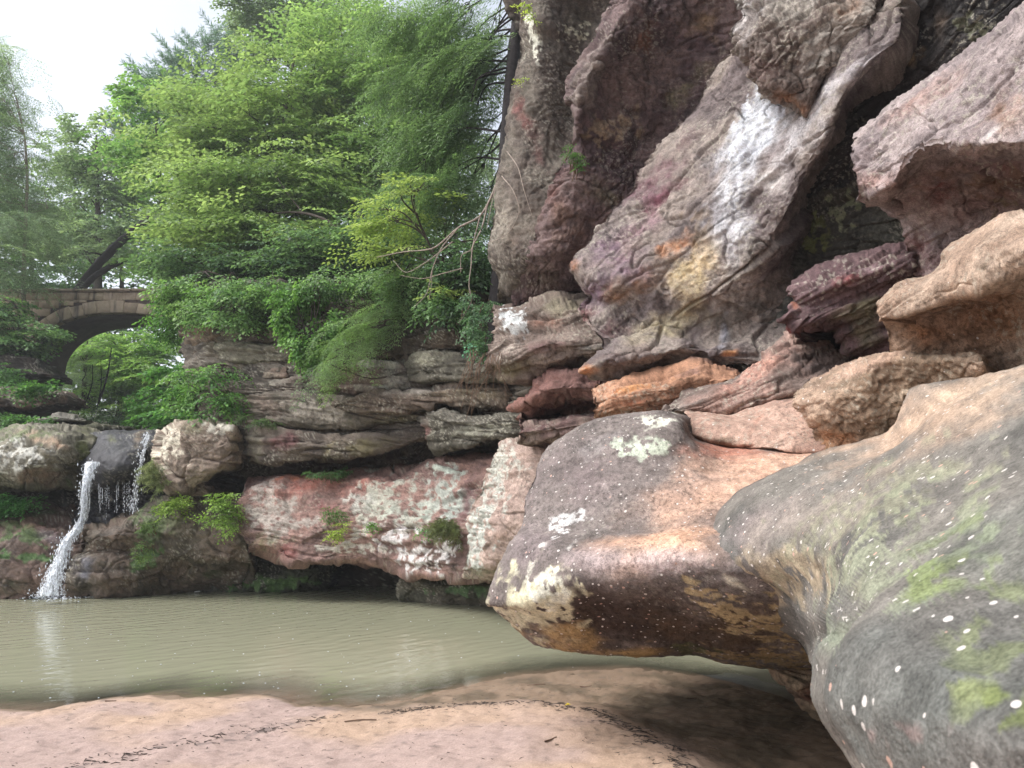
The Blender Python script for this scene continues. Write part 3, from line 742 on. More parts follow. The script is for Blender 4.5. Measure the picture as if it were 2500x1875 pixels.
rock("corner_cliff", "tall grey brown cliff corner beside the hemlock trunk with white lichen dots", [
 "1275,-60,10.3 1330,-60,10.0 1400,-60,10.0 1540,-60,9.7", "1272,0,10.2 1320,0,9.9 1380,0,10 1440,0,10.2 1540,0,10", "1262,150,10.2 1310,150,9.85 1360,150,9.9 1420,150,10.2 1520,150,10",
 "1240,280,10.2 1290,290,9.8 1340,290,9.8 1390,300,10 1480,300,9.8", "1215,440,10.1 1260,440,9.7 1310,440,9.6 1370,440,9.6 1460,440,9.6", "1200,530,10.1 1240,540,9.7 1290,545,9.5 1350,545,9.4 1440,550,9.4",
 "1188,590,10.1 1225,600,9.75 1275,620,9.55 1340,620,9.45 1420,620,9.5", "1200,645,10.1 1230,660,9.9 1275,650,9.7 1340,640,9.7 1420,640,9.7", "1215,690,10.2 1245,720,10.1 1300,700,10.1 1360,690,10 1430,680,9.9", "1212,735,10.5 1250,748,10.6 1310,728,10.6 1380,708,10.4 1440,700,10.2"],
     inward=(.6, .8, .05), thick=1.4, facet=.03, facf=1.3, flat=.7, crack=.03, base=(112, 102, 90), alt=(92, 80, 72), big=.07, bigf=1.3, strata=.012, sf=4, pit=.01, micro=.014, cat="cliff", shrink=.12, altf=2.2,
     paints=[B(1305, 110, 18, 90, (214, 212, 196), 1, -12, .8, 5, 9, .02), B(1275, 270, 16, 60, (128, 82, 76), .8, -18), B(1300, 330, 20, 60, (120, 76, 74), .8, -20), B(1415, 60, 50, 60, (84, 76, 62), .8), B(1410, 80, 40, 40, (190, 186, 160), 1, 0, 1, 8, 13, .3),
             B(1230, 520, 40, 90, (140, 130, 116), .8, 5), B(1330, 560, 80, 50, (110, 86, 78), .7), B(1290, 690, 70, 40, (88, 76, 64), .8)])
rock("banded_ledge", "banded grey and brown ledge with a white lichen fan below the cliff corner", [
 "1205,752,10.4 1245,743,10.3 1310,719,10.2 1370,702,10.0 1440,715,9.7 1520,740,9.3", "1203,770,9.9 1250,775,9.6 1310,760,9.4 1370,750,9.2 1420,755,9.1 1520,790,8.9",
 "1202,816,9.75 1250,820,9.4 1310,812,9.25 1335,805,9.15 1400,795,9.05 1520,815,8.8", "1190,845,9.75 1250,850,9.35 1310,845,9.02 1380,832,8.85 1440,835,8.8 1520,850,8.7",
 "1180,870,9.8 1240,885,9.45 1310,885,9.2 1372,878,9.05 1450,870,8.9 1520,870,8.8", "1186,912,9.9 1250,935,9.7 1308,920,9.5 1372,898,9.4 1454,884,9.3 1520,885,9.2"],
     inward=(.5, .85, 0), thick=1.2, facet=.05, facf=1.1, flat=5, crack=.03, base=(136, 116, 104), alt=(112, 94, 84), big=.05, bigf=2, strata=.045, sf=6, micro=.010, dip=(-.1, 0),
     paints=[B(1255, 785, 40, 38, (206, 210, 210), 1, 20, .8, 6, 13, -.12), B(1380, 740, 90, 26, (140, 132, 108), .8, -10), B(1330, 785, 50, 14, (130, 94, 78), .8), B(1340, 850, 90, 30, (116, 88, 86), .8, -5), B(1230, 850, 50, 40, (150, 136, 126), .8, 0, .7, 5),
             B(1240, 905, 70, 26, (118, 106, 78), .9), B(1440, 850, 50, 16, (140, 144, 140), .7)])
rock("red_ledge", "dusky red rounded ledge tucked under the banded ledge", [
 "1290,925,10 1330,905,9.9 1400,898,9.7 1470,912,9.5", "1292,940,9.5 1335,918,9.2 1400,912,9.0 1470,930,8.9", "1262,985,9.5 1320,955,9.1 1390,948,8.9 1470,955,8.8", "1240,998,9.6 1290,985,9.3 1350,970,9.2 1400,965,9.1 1470,970,9.0",
 "1270,1005,9.7 1300,1000,9.5 1340,992,9.6 1400,987,9.6 1470,985,9.4", "1255,1025,10.0 1300,1022,9.9 1340,1018,10.1 1470,1010,10"],
     inward=(.5, .85, 0), thick=.9, facet=.05, facf=2.4, base=(150, 98, 88), alt=(126, 86, 78), big=.05, bigf=3, strata=.02, pit=.02, pitf=7,
     paints=[B(1290, 985, 40, 24, (126, 86, 74), .8), B(1400, 975, 60, 12, (120, 112, 92), .8)])
rock("maroon_layered_base", "maroon layered rock foot under the dusky red ledge", [
 "1268,1030,9.9 1300,1024,9.7 1380,1010,9.5 1480,1000,9.4", "1264,1036,9.4 1300,1035,9.2 1380,1022,9.0 1480,1010,8.9", "1265,1055,9.3 1310,1050,9.1 1380,1040,8.9 1480,1030,8.8", "1258,1082,9.5 1310,1080,9.3 1400,1085,9.1 1490,1080,9.0"],
     inward=(.5, .85, 0), thick=.9, facet=.04, facf=1.6, flat=6, base=(112, 80, 78), alt=(140, 118, 104), big=.04, bigf=3, strata=.04, sf=9, dip=(-.25, 0), paints=[B(1350, 1000, 26, 30, (150, 140, 118), .8)])

# ------------------------------------------------------------------ far wall behind the pool
FW = "rock beds of the wall behind the pool"
rock("pale_streaked_slab", "pale lichen streaked slab between the red slab and the dark overhanging slab", [
 "1222,1083,10.6 1270,1075,10.5 1340,1070,10.2 1430,1060,9.8", "1215,1100,10.2 1270,1095,9.9 1340,1090,9.6 1430,1090,9.2", "1170,1185,10.4 1230,1180,9.9 1300,1180,9.5 1430,1180,9.2",
 "1148,1240,10.5 1210,1240,9.9 1280,1240,9.5 1430,1240,9.2", "1138,1300,10.6 1190,1300,10 1260,1300,9.6 1400,1300,9.3", "1132,1372,10.8 1180,1374,10.2 1240,1364,9.8 1380,1350,9.4", "1132,1407,11.2 1200,1415,10.6 1260,1408,10.2 1380,1400,9.8"],
     inward=(.4, .9, 0), thick=1.3, facet=.035, facf=1.8, base=(176, 146, 132), alt=(158, 130, 118), big=.06, bigf=1.8, strata=.02, sf=7, micro=.01,
     paints=[B(1160, 1310, 40, 110, (186, 192, 184), .8, 15, .9, 5, 14, -.1), B(1200, 1190, 40, 90, (186, 188, 178), .75, 15, .9, 5, 14, 0), B(1230, 1130, 60, 40, (196, 196, 184), .8, 0, .9, 6, 12, 0), B(1215, 1310, 26, 26, (186, 150, 130), .7), B(1190, 1225, 40, 8, (150, 118, 108), .7), B(1180, 1400, 60, 12, (130, 128, 100), .8)])
rock("red_lichen_slab", "long brick red slab blotched with pale green lichen above the pool", [
 "600,1165,13.6 667,1158,13.9 771,1155,13.9 898,1150,13.7 1009,1136,13.2 1120,1108,12.6 1240,1100,11.8", "585,1215,13.1 635,1174,13.2 771,1168,13.2 898,1164,13.0 1009,1150,12.6 1056,1132,12.3 1120,1122,12.0 1240,1112,11.4",
 "578,1250,12.9 661,1240,12.8 771,1235,12.8 898,1225,12.5 1009,1220,12.1 1120,1215,11.7 1240,1210,11.1", "590,1310,12.8 661,1310,12.6 771,1310,12.5 898,1300,12.2 1009,1300,11.8 1120,1300,11.4 1240,1300,10.9",
 "600,1330,12.7 661,1340,12.5 692,1362,12.45 835,1362,12.4 958,1378,12.1 993,1398,11.9 1088,1400,11.5 1240,1408,10.9", "600,1348,13.4 692,1374,13.4 835,1376,13.4 958,1390,13.1 1088,1400,12.6 1240,1405,11.9"],
     inward=(.15, 1, 0), thick=1.5, facet=.05, facf=.8, flat=4, crack=.04, base=(158, 116, 104), alt=(136, 102, 94), big=.07, bigf=1.6, strata=.05, sf=4.5, micro=.012, cat="rock",
     paints=[B(780, 1185, 180, 30, (162, 98, 84), .9, -4, .5, 2), B(720, 1166, 60, 8, (186, 108, 70), .9), B(680, 1270, 90, 50, (180, 172, 162), .75, 0, .9, 4, 13, -.15), B(640, 1200, 60, 30, (176, 168, 158), .7, -20, .9, 5, 13, -.05),
             B(930, 1215, 90, 60, (182, 186, 170), .75, -25, .9, 4, 13, -.12), B(1080, 1210, 60, 60, (178, 188, 178), .8, -35, .9, 4, 13, -.15), B(1000, 1260, 60, 40, (180, 186, 172), .75, -35, .9, 4, 13, -.05), B(1080, 1140, 50, 14, (186, 196, 182), .9, 10, .8, 4, 7, 0),
             B(870, 1220, 40, 40, (188, 186, 176), .8, 0, .8, 4, 7, 0), B(1130, 1230, 16, 90, (116, 84, 84), .9, 22, .4), B(1040, 1300, 110, 30, (108, 90, 78), .95, 0, .5, 3), B(1080, 1350, 100, 50, (84, 72, 66), .95, 0, .5, 3),
             B(970, 1305, 50, 16, (214, 206, 204), 1, -10, .9, 6, 9, .0), B(1010, 1365, 80, 40, (212, 206, 204), 1, 20, .9, 6, 10, .12), B(1080, 1330, 70, 30, (212, 206, 204), 1, 0, .9, 6, 10, .15),
             B(700, 1345, 34, 22, (138, 84, 80), .9), B(860, 1340, 120, 14, (188, 180, 168), .9, 0, .7, 5, 8, -.1), B(800, 1240, 36, 22, (130, 74, 76), .9, 20), B(640, 1320, 60, 24, (96, 98, 64), .8, 0, .8, 5), B(900, 1290, 60, 20, (186, 178, 170), .9, -20, .8, 5, 8, 0)])
rock("mossy_base_rock", "dark green mossy rock foot at the waterline left of the low cave", [
 "520,1330,14.4 600,1335,14.3 700,1360,14.2 800,1370,14.2 840,1380,14.3", "510,1380,14.0 600,1385,14.0 700,1390,13.9 780,1395,13.9 810,1400,14.2", "500,1415,13.9 600,1418,13.8 700,1418,13.8 760,1422,13.9 800,1425,14.2", "495,1445,14.0 600,1446,13.95 700,1446,13.95 760,1446,14.0 800,1446,14.3"],
     inward=(.1, 1, 0), thick=1.5, facet=.06, base=(62, 66, 46), alt=(54, 50, 42), big=.08, bigf=2, strata=.02, micro=.02, wet=.25,
     paints=[B(620, 1425, 160, 22, (74, 104, 50), .9, 0, .7, 3, 6, -.1), B(740, 1420, 60, 16, (86, 118, 60), .9, 0, .8, 4, 6, -.1)])
rock("undercut_base_rock", "green stained undercut rock foot right of the low cave at the waterline", [
 "985,1405,12.7 1060,1405,12.5 1150,1408,12.2 1260,1410,11.8", "978,1425,12.6 1060,1425,12.3 1150,1428,12.0 1260,1430,11.6", "976,1450,12.6 1060,1455,12.35 1150,1460,12.05 1260,1465,11.6", "975,1475,12.7 1060,1480,12.4 1150,1482,12.2 1260,1490,11.7"],
     inward=(.2, 1, 0), thick=1.8, facet=.05, base=(92, 84, 66), alt=(70, 68, 52), big=.05, bigf=2.5, strata=.02, micro=.012, wet=.25, paints=[B(1140, 1445, 90, 22, (80, 108, 66), .9, 0, .8, 4, 6, -.05)])

rock("layered_wall", "long weathered grey brown layered wall that the stacked beds stand out from", [
 "430,690,17.2 540,690,15.3 700,690,14.6 800,690,14.2 900,690,13.9 1000,690,13.5 1100,690,12.9 1215,690,12.1", "440,760,16.2 540,750,15.1 700,750,14.4 800,750,14.0 900,750,13.7 1000,750,13.3 1100,750,12.75 1215,750,12.0",
 "445,830,15.4 540,820,14.5 700,820,13.95 800,820,13.65 900,820,13.35 1000,820,13.0 1100,820,12.5 1215,820,11.8", "450,900,14.9 540,900,14.1 700,900,13.65 800,900,13.4 900,900,13.15 1000,900,12.8 1100,900,12.3 1215,900,11.6 1300,900,11.0",
 "460,980,14.6 540,980,13.95 640,980,13.45 740,980,13.3 830,980,13.1 930,980,12.8 1040,980,12.5 1120,980,12.15 1240,980,11.5 1320,980,10.9", "500,1050,14.3 590,1050,13.6 640,1050,13.4 740,1060,13.3 830,1060,13.1 930,1055,12.8 1040,1050,12.4 1120,1045,12.1 1240,1040,11.4 1320,1040,10.9",
 "560,1105,13.9 600,1105,13.5 640,1110,13.4 740,1108,13.3 830,1103,13.15 930,1088,12.9 1040,1062,12.5 1120,1066,12.2 1240,1052,11.5 1320,1050,10.9",
 "560,1120,14.6 640,1125,14.4 740,1115,14.4 830,1110,14.3 930,1095,14.0 1040,1075,13.6 1120,1085,13.2 1240,1062,12.5 1320,1055,11.7", "560,1170,14.8 640,1170,14.6 740,1170,14.6 830,1170,14.5 930,1160,14.2 1040,1150,13.8 1120,1130,13.4 1240,1110,12.7 1320,1100,11.9"],
     inward=(.15, 1, 0), thick=1.0, base=(112, 102, 90), alt=(82, 74, 66), big=.09, bigf=1.2, strata=.06, sf=6, micro=.012, step=3.0, pit=.012, pitf=6, facet=.09, facf=.75, flat=5, fleck=.6, cat="cliff", shrink=.02,
     paints=[B(620, 990, 90, 50, (136, 118, 108), .7), B(900, 900, 160, 40, (136, 128, 112), .6, 0, .8, 4, 6, -.1), B(1150, 900, 80, 40, (112, 104, 84), .7), B(560, 850, 60, 60, (128, 118, 92), .7), B(880, 760, 150, 50, (96, 82, 66), .7)])

def fbed(name, label, top, bot, bulge=.22, base=(112, 102, 88), alt=(84, 76, 66), paints=(), back=.6, **kw):
    a = dict(inward=(.1, 1, 0), thick=.8, big=.04, bigf=1.4, strata=.045, sf=9, micro=.010, step=2.8, pit=.010, pitf=6, facet=.06, facf=.7, flat=7, fleck=.6)
    a.update(kw)
    base = tuple(.90 * q for q in base); alt = tuple(.84 * q for q in alt)
    return rock(name, label, bed(top, bot, bulge, back), base=base, alt=alt, paints=paints, **a)

fbed("crevice_block", "grey maroon block above the long black crevice, resting on the red slab", "588,1042,13.3 640,1036,13.2 735,1056,13.2 830,1058,13.0 930,1052,12.7 1050,1042,12.3", "604,1124 640,1141 670,1134 735,1127 830,1120 930,1104 1050,1072",
     base=(128, 112, 98), alt=(100, 86, 76), paints=[B(690, 1080, 60, 20, (120, 76, 78), .8, -15), B(880, 1090, 120, 26, (104, 96, 66), .8, -10), B(620, 1090, 26, 40, (140, 134, 118), .8)])
fbed("wide_grey_bed", "wide grey brown bed of cross layered rock spanning the wall", "560,985,13.7 640,950,13.4 740,945,13.3 830,960,13.1 900,985,12.9 1040,985,12.6 1120,975,12.3", "590,1030 664,1050 702,1062 740,1050 835,1056 898,1042 1030,1025 1120,1010", .25,
     base=(124, 112, 98), alt=(96, 88, 72), paints=[B(760, 1000, 130, 34, (146, 138, 126), .8, 0, .7, 4, 6, -.1), B(640, 990, 60, 30, (140, 122, 110), .8), B(960, 1030, 90, 14, (88, 82, 56), .7)])
fbed("lens_rock", "lens shaped brown rock bulging from the middle of the wall", "812,984,12.9 866,968,12.7 914,947,12.6 993,954,12.4 1120,932,12.0 1240,930,11.4", "816,990 866,1011 961,1016 1025,1006 1088,988 1151,1008 1245,1000", .3,
     base=(116, 96, 80), alt=(98, 84, 68), paints=[B(1000, 952, 120, 8, (160, 150, 140), .8, -5), B(1160, 960, 80, 20, (112, 100, 78), .7)])
fbed("blocky_bed", "blocky grey bed above the right end of the black crevice", "1016,1022,12.2 1056,1001,12.0 1088,992,11.9 1142,1014,11.6 1230,1004,11.2 1300,998,10.8", "1046,1080 1063,1114 1088,1102 1150,1090 1250,1068 1300,1058", .25,
     base=(112, 106, 94), alt=(88, 82, 68), paints=[B(1040, 1050, 16, 30, (136, 90, 86), .6), B(1160, 1050, 110, 18, (136, 134, 118), .7, -5, .7, 4, 6, -.1)])
fbed("upper_grey_block", "upper grey block under the leaning sapling", "988,882,12.6 1030,858,12.3 1090,848,12.0 1160,862,11.6 1220,880,11.2", "996,930 1040,940 1120,934 1180,938 1230,935", .22, base=(128, 122, 104), alt=(98, 92, 78), paints=[B(1040, 880, 60, 20, (146, 144, 122), .7)])
fbed("thin_maroon_bed", "thin maroon and pale banded bed left of the upper grey block", "740,900,13.4 800,890,13.2 880,880,13.0 1000,880,12.7", "735,950 800,955 900,960 1000,945", .2, base=(124, 100, 90), alt=(150, 144, 132), paints=[B(830, 905, 60, 14, (116, 76, 70), .8), B(930, 885, 60, 10, (166, 168, 156), .8), B(940, 945, 70, 10, (170, 172, 160), .8)])
fbed("brown_upper_bed", "brown bed in the shade of the hemlock boughs", "880,835,13.2 960,820,13.0 1060,805,12.6 1160,790,12.0", "880,882 960,880 1060,862 1160,850", .2, base=(104, 88, 70), alt=(84, 72, 58))
fbed("olive_top_bed", "olive brown top bed half hidden behind hemlock foliage", "790,745,14.2 900,735,13.8 1000,725,13.4 1100,715,12.8 1200,700,12.0", "800,815 900,822 1000,818 1100,800 1200,790", .2, base=(98, 88, 70), alt=(80, 70, 58))
fbed("grey_laminated_block", "grey finely layered block with a gap beneath on the upper left wall", "520,838,14.2 580,828,14.0 650,834,13.9 740,845,13.7", "530,878 590,886 660,892 735,892", .2, base=(132, 126, 104), alt=(104, 94, 74), paints=[B(600, 815, 60, 20, (148, 146, 118), .7)])
fbed("pale_upper_bed", "pale olive bed shaded by hanging leaves above the layered block", "520,800,14.5 580,795,14.3 650,800,14.1 745,805,13.9", "520,842 590,835 660,838 745,850", .1, base=(126, 122, 96), alt=(92, 74, 64))
fbed("rounded_block", "rounded reddish grey block wedged below the layered block", "622,898,13.9 660,892,13.75 700,893,13.7 726,905,13.8", "618,925 660,932 700,932 722,930", .18, base=(134, 108, 92), alt=(150, 132, 112), step=2.5)
fbed("wedged_stone", "small dark stone stuck in a hollow of the upper left wall", "600,890,14.1 618,888,14.05 632,892,14.1", "602,915 616,924 628,918", .12, base=(92, 88, 86), alt=(78, 74, 72), step=2.5, strata=.01)
fbed("stepped_bed", "pale stepped bed with grass tufts above the waterfall boulder", "545,930,13.9 620,932,13.7 700,930,13.6 760,905,13.4", "560,990 640,960 740,955 765,950", .15, base=(146, 136, 122), alt=(122, 106, 94))
fbed("tan_abutment_rock", "tan rock corner where the bridge meets the wall", "436,790,15.6 470,788,15.2 520,800,14.8 560,820,14.6", "452,860 470,885 520,900 560,900", .25, base=(140, 116, 88), alt=(112, 92, 70))
fbed("low_tan_bed", "low tan bed under the abutment corner", "455,885,15.0 500,880,14.6 560,875,14.3 620,880,14.1", "450,940 500,960 560,960 620,940", .2, base=(118, 106, 88), alt=(92, 82, 64))
fbed("dark_overhang_bed", "shaded overhanging bed near the top of the wall", "540,738,15.2 620,735,15.0 700,738,14.6 800,745,14.2", "560,760 620,775 700,778 800,775", .3, base=(92, 78, 62), alt=(70, 60, 50))
fbed("pale_cap_rock", "pale cap rock at the top of the wall beside the bridge", "375,700,17.2 420,690,16.8 480,700,16.2 560,704,15.6 690,700,14.8", "380,728 420,726 480,728 560,728 690,735", .3, base=(172, 162, 144), alt=(140, 130, 108), thick=1.5)
fbed("brown_back_bed", "brown rock behind the hanging bright vine", "700,730,14.8 780,705,14.5 860,700,14.2", "690,900 780,900 860,890", .15, base=(100, 82, 66), alt=(80, 66, 54))
fbed("mossy_waist_bed", "crumbly mossy bed above the waterfall boulder", "480,960,14.2 540,945,14.0 600,945,13.9 640,955,13.8", "490,1045 540,1050 600,1050 640,1045", .15, base=(116, 104, 90), alt=(84, 82, 62))

# ------------------------------------------------------------------ rocks round the waterfall
rock("waterfall_boulder", "speckled tan boulder standing right of the waterfall", bed("374,1076,13.8 393,1044,13.5 440,1030,13.3 510,1025,13.2 566,1029,13.2 589,1046,13.4", "384,1150 408,1205 470,1188 540,1152 574,1142 589,1112", .32, .9),
     inward=(.1, 1, 0), thick=1.4, crack=.05, facet=.11, facf=.9, flat=1.5, base=(156, 136, 116), alt=(132, 112, 96), big=.06, strata=.03, sf=6, micro=.012, pit=.01, cat="boulder", dip=(.25, 0), step=2.8,
     paints=[B(410, 1080, 46, 70, (206, 196, 176), 1, 10, .9, 5, 8, .02), B(530, 1040, 50, 20, (196, 190, 176), .9, 0, .9, 6, 8, 0), B(480, 1050, 50, 14, (120, 116, 88), .8)])
rock("small_foot_rock", "small pale lumpy rock under the waterfall boulder", bed("410,1165,13.7 450,1158,13.6 500,1165,13.6 525,1190,13.7", "420,1215 460,1215 500,1212 530,1210", .2, .8), facet=.04, facf=3, base=(150, 134, 120), alt=(130, 110, 100), inward=(.1, 1, 0), big=.05, bigf=4)
rock("lip_rock", "dark wet rock lip that the waterfall slides over", [
 "180,1075,16.5 260,1068,16.5 330,1066,16.5 420,1070,16.5", "215,1064,14.6 260,1056,14.6 330,1054,14.6 420,1056,14.7", "208,1100,14.0 262,1090,13.9 330,1085,13.8 420,1090,14.1", "196,1132,13.75 232,1136,13.5 262,1125,13.35 300,1105,13.35 345,1100,13.5 420,1110,14.2",
 "205,1150,13.8 236,1145,13.5 270,1150,13.3 310,1140,13.3 345,1140,13.5 420,1150,14.2", "215,1180,14.0 240,1185,13.7 270,1180,13.55 310,1165,13.55 345,1165,13.8 420,1170,14.4", "215,1195,14.5 250,1195,14.4 310,1185,14.3 420,1185,14.6"],
     inward=(0, 1, 0), thick=1.0, facet=.015, facf=2.5, base=(58, 58, 68), alt=(44, 44, 52), big=.035, bigf=3, strata=.008, micro=.008, wet=.55, shrink=.05, paints=[B(335, 1075, 12, 30, (112, 92, 66), .8, 20), B(275, 1075, 12, 8, (96, 100, 60), .7)])
rock("wet_backwall", "black dripping rock wall behind the waterfall", ["190,1160,14.7 260,1160,14.6 340,1160,14.6 430,1160,14.8", "190,1210,14.7 260,1210,14.5 340,1210,14.5 430,1210,14.7", "180,1245,14.4 260,1245,14.2 340,1245,14.3 430,1240,14.6", "150,1275,14.0 260,1280,13.8 330,1270,13.9 430,1260,14.4", "150,1320,13.9 260,1320,13.7 340,1310,13.9 430,1300,14.4"],
     inward=(0, 1, 0), thick=.8, facet=.06, facf=3, base=(52, 54, 64), alt=(40, 40, 48), big=.06, bigf=3, strata=.02, micro=.015, wet=.9)
rock("mossy_cascade_rock", "mossy brown rock mass at the foot of the waterfall", [
 "190,1290,14.2 250,1275,14.2 330,1250,14.2 400,1215,14.2 480,1205,14.1 580,1215,14.0", "195,1296,13.3 250,1280,13.3 330,1255,13.3 400,1222,13.4 480,1212,13.5 590,1220,13.4", "190,1312,13.0 250,1310,12.95 330,1300,13.0 400,1290,13.1 480,1290,13.2 600,1310,13.0",
 "205,1340,13.1 250,1345,13.1 310,1345,13.2 380,1360,13.1 460,1360,13.1 610,1365,13.2", "165,1375,13.1 250,1370,12.95 330,1372,13.1 390,1385,13.3 460,1385,13.5 620,1385,13.6", "160,1415,13.0 250,1415,12.9 330,1418,13.1 400,1420,13.5 480,1425,13.7 620,1420,13.9", "155,1465,13.1 250,1462,13.1 330,1458,13.3 400,1455,13.6 480,1450,13.9 620,1450,14.1"],
     inward=(.05, 1, 0), thick=1.3, facet=.06, facf=1.5, crack=.04, base=(104, 84, 68), alt=(82, 72, 56), big=.07, bigf=2, strata=.025, sf=6, micro=.014, wet=.3,
     paints=[B(370, 1280, 60, 60, (84, 100, 58), .9, 20, .8, 4, 6, -.1), B(350, 1360, 40, 40, (80, 112, 60), .9, 0, .8, 4, 6, -.1), B(440, 1260, 60, 40, (98, 100, 66), .8, 0, .8, 4), B(500, 1300, 80, 60, (112, 98, 82), .8), B(270, 1290, 60, 14, (120, 112, 104), .7, -15, .5, 3, 0, 0, .5),
             B(200, 1385, 40, 40, (96, 96, 110), .8, 0, .5, 3, 0, 0, .8), B(520, 1400, 100, 26, (70, 78, 48), .9), B(240, 1310, 50, 14, (112, 90, 70), .8, 0, .5, 3, 0, 0, .4)])
rock("lichen_bank_rock", "lichen spotted bank rock left of the waterfall lip", [
 "-260,1050,15.5 0,1045,15.5 70,1035,15.3 150,1038,15.2 235,1050,15.2", "-260,1060,14.2 0,1050,14.2 70,1040,14.1 150,1045,14.0 232,1070,14.3", "-260,1110,13.4 0,1095,13.3 70,1085,13.3 150,1095,13.3 205,1125,13.7", "-260,1150,13.2 0,1145,13.1 70,1140,13.1 140,1135,13.4 190,1136,13.8",
 "-260,1185,13.4 0,1185,13.3 70,1185,13.4 140,1180,13.8 190,1180,14.1", "-260,1205,14.0 0,1205,14.0 70,1205,14.0 140,1195,14.3 190,1195,14.5"],
     inward=(0, 1, 0), thick=1.2, facet=.05, facf=1.5, base=(122, 116, 98), alt=(96, 92, 74), big=.08, bigf=1.8, strata=.02, sf=5, micro=.014, pit=.012,
     paints=[B(40, 1110, 90, 50, (190, 188, 178), 1, 0, .9, 5, 8, .05), B(110, 1075, 70, 16, (186, 156, 130), .9, 15, .6), B(205, 1090, 30, 50, (98, 104, 54), .9, 10, .6), B(100, 1165, 60, 26, (134, 110, 92), .9), B(60, 1060, 80, 20, (100, 112, 72), .7, 0, .8, 5, 7, 0), B(170, 1182, 16, 10, (80, 120, 60), .9)])
rock("mossy_left_ledge", "mossy reddish brown ledge left of the cascade at the waterline", [
 "-260,1230,14.8 0,1215,14.7 80,1215,14.6 190,1220,14.6", "-260,1250,14.2 0,1248,13.8 80,1262,13.7 155,1275,13.8 215,1280,14.0", "-260,1275,13.7 0,1275,13.5 80,1285,13.3 150,1300,13.4 205,1310,13.6", "-260,1340,13.2 0,1335,13.0 80,1335,13.0 140,1350,13.1 190,1360,13.3",
 "-260,1390,13.1 0,1390,12.9 80,1395,12.9 130,1400,13.0 170,1400,13.2", "-260,1465,13.2 0,1462,13.0 80,1462,13.0 120,1462,13.1 170,1462,13.2"],
     inward=(0, 1, 0), thick=1.2, facet=.05, facf=1.6, base=(116, 88, 74), alt=(88, 68, 58), big=.06, bigf=2, strata=.02, sf=5, micro=.012, wet=.3,
     paints=[B(60, 1300, 90, 30, (82, 104, 56), .9, 10, .8, 4, 6, -.1), B(70, 1360, 80, 16, (80, 118, 56), .9, 5, .8, 4, 6, -.15), B(90, 1285, 70, 20, (132, 96, 80), .8, 10), B(120, 1310, 60, 16, (120, 104, 110), .8, 15, .5, 3, 0, 0, .6), B(30, 1420, 60, 30, (60, 66, 44), .8), B(90, 1245, 60, 18, (84, 112, 60), .9, 10)])
rock("hollow_back_rock", "dark mossy hollow under the left bank rock", ["-260,1180,15.2 0,1180,15 100,1180,14.9 210,1180,14.9", "-260,1220,14.9 0,1215,14.8 100,1215,14.5 210,1215,14.6", "-260,1270,14.8 0,1270,14.6 100,1270,14.4 210,1270,14.5"], inward=(0, 1, 0), thick=.8, base=(66, 68, 50), alt=(52, 48, 42), big=.08, bigf=2.5)
# left bank rising to the bridge
fbed("left_bank_bed", "shaded brown rock bed on the left bank below the bridge", "-260,950,18.5 0,945,18 90,950,17.6 160,955,17.3", "-260,1000 0,995 90,1000 165,985", .3, base=(120, 94, 76), alt=(86, 72, 60), thick=1.5)
fbed("left_upper_bed", "dark rock bed under the left end of the bridge", "-260,850,21 0,860,20.5 60,862,20.2 125,905,20", "-260,930 0,930 60,935 130,925", .4, base=(80, 70, 62), alt=(62, 54, 50), thick=1.5)
fbed("left_flat_slab", "flat pale slab jutting over a black gap on the left bank", "60,1028,16.2 100,1018,16 150,1014,15.8 192,1026,15.8", "80,1034 120,1028 160,1026 192,1030", .2, base=(150, 146, 134), alt=(122, 116, 104), thick=.9, step=2.5)
fbed("left_low_bed", "low mossy bed behind the lichen bank rock", "-260,1035,16.6 0,1030,16.4 100,1032,16 200,1035,15.8 300,1040,16", "-260,1070 0,1065 100,1060 200,1062 300,1070", .2, base=(84, 84, 60), alt=(66, 64, 48), thick=1.5)
# ------------------------------------------------------------------ rock mass behind the ledges
def wall_rows(plan, z0, z1, n, leanx=0.0, leany=0.0):
    out = []
    for k in range(n):
        f = k / (n - 1)
        z = z1 + (z0 - z1) * f
        out.append([(x - leanx * (1 - f), y - leany * (1 - f), z) for x, y in plan])
    return out

def cliff_rows():
    plan = [(0.75, 11.7), (1.6, 11.2), (2.6, 10.4), (3.5, 9.2), (4.3, 7.6), (4.6, 5.6), (4.0, 4.0), (3.2, 2.6), (2.6, 1.0), (2.4, -1.5), (2.2, -5.0)]
    rows = []
    for z, k in ((13.5, 1.0), (12, .95), (10.5, .7), (9, .3), (7.5, .05), (6, 0), (4, 0), (2, 0), (0.8, 0), (-.6, 0)):  # unseen upper rows lean out, shaped to block skylight on the ledges
        rows.append([(x - 2.0 * k, y - .6 * k, z) for x, y in plan])
    return rows
rock("cliff_wall", "shadowy brown rock wall that the right hand ledges grow from",
     cliff_rows(),
     inward=(1, .1, 0), thick=1.2, cap=False, base=(92, 80, 70), alt=(70, 60, 56), big=.12, bigf=1.0, strata=.08, sf=3, step=9, cat="cliff", shrink=0.0)
rock("pool_back_wall", "dark rock wall behind the stacked beds above the pool",
     wall_rows([(-6.6, 17.8), (-6.4, 16.6), (-5.4, 15.8), (-3.5, 15.2), (-1.8, 14.6), (-0.6, 13.9), (0.6, 13.0), (1.6, 12.2)], -0.8, 5.3, 8, 0.0, 0.0),
     inward=(.3, 1, 0), thick=1.6, base=(84, 76, 66), alt=(64, 58, 50), big=.1, bigf=1.2, strata=.08, sf=3.5, step=6, cat="cliff", shrink=0.0)

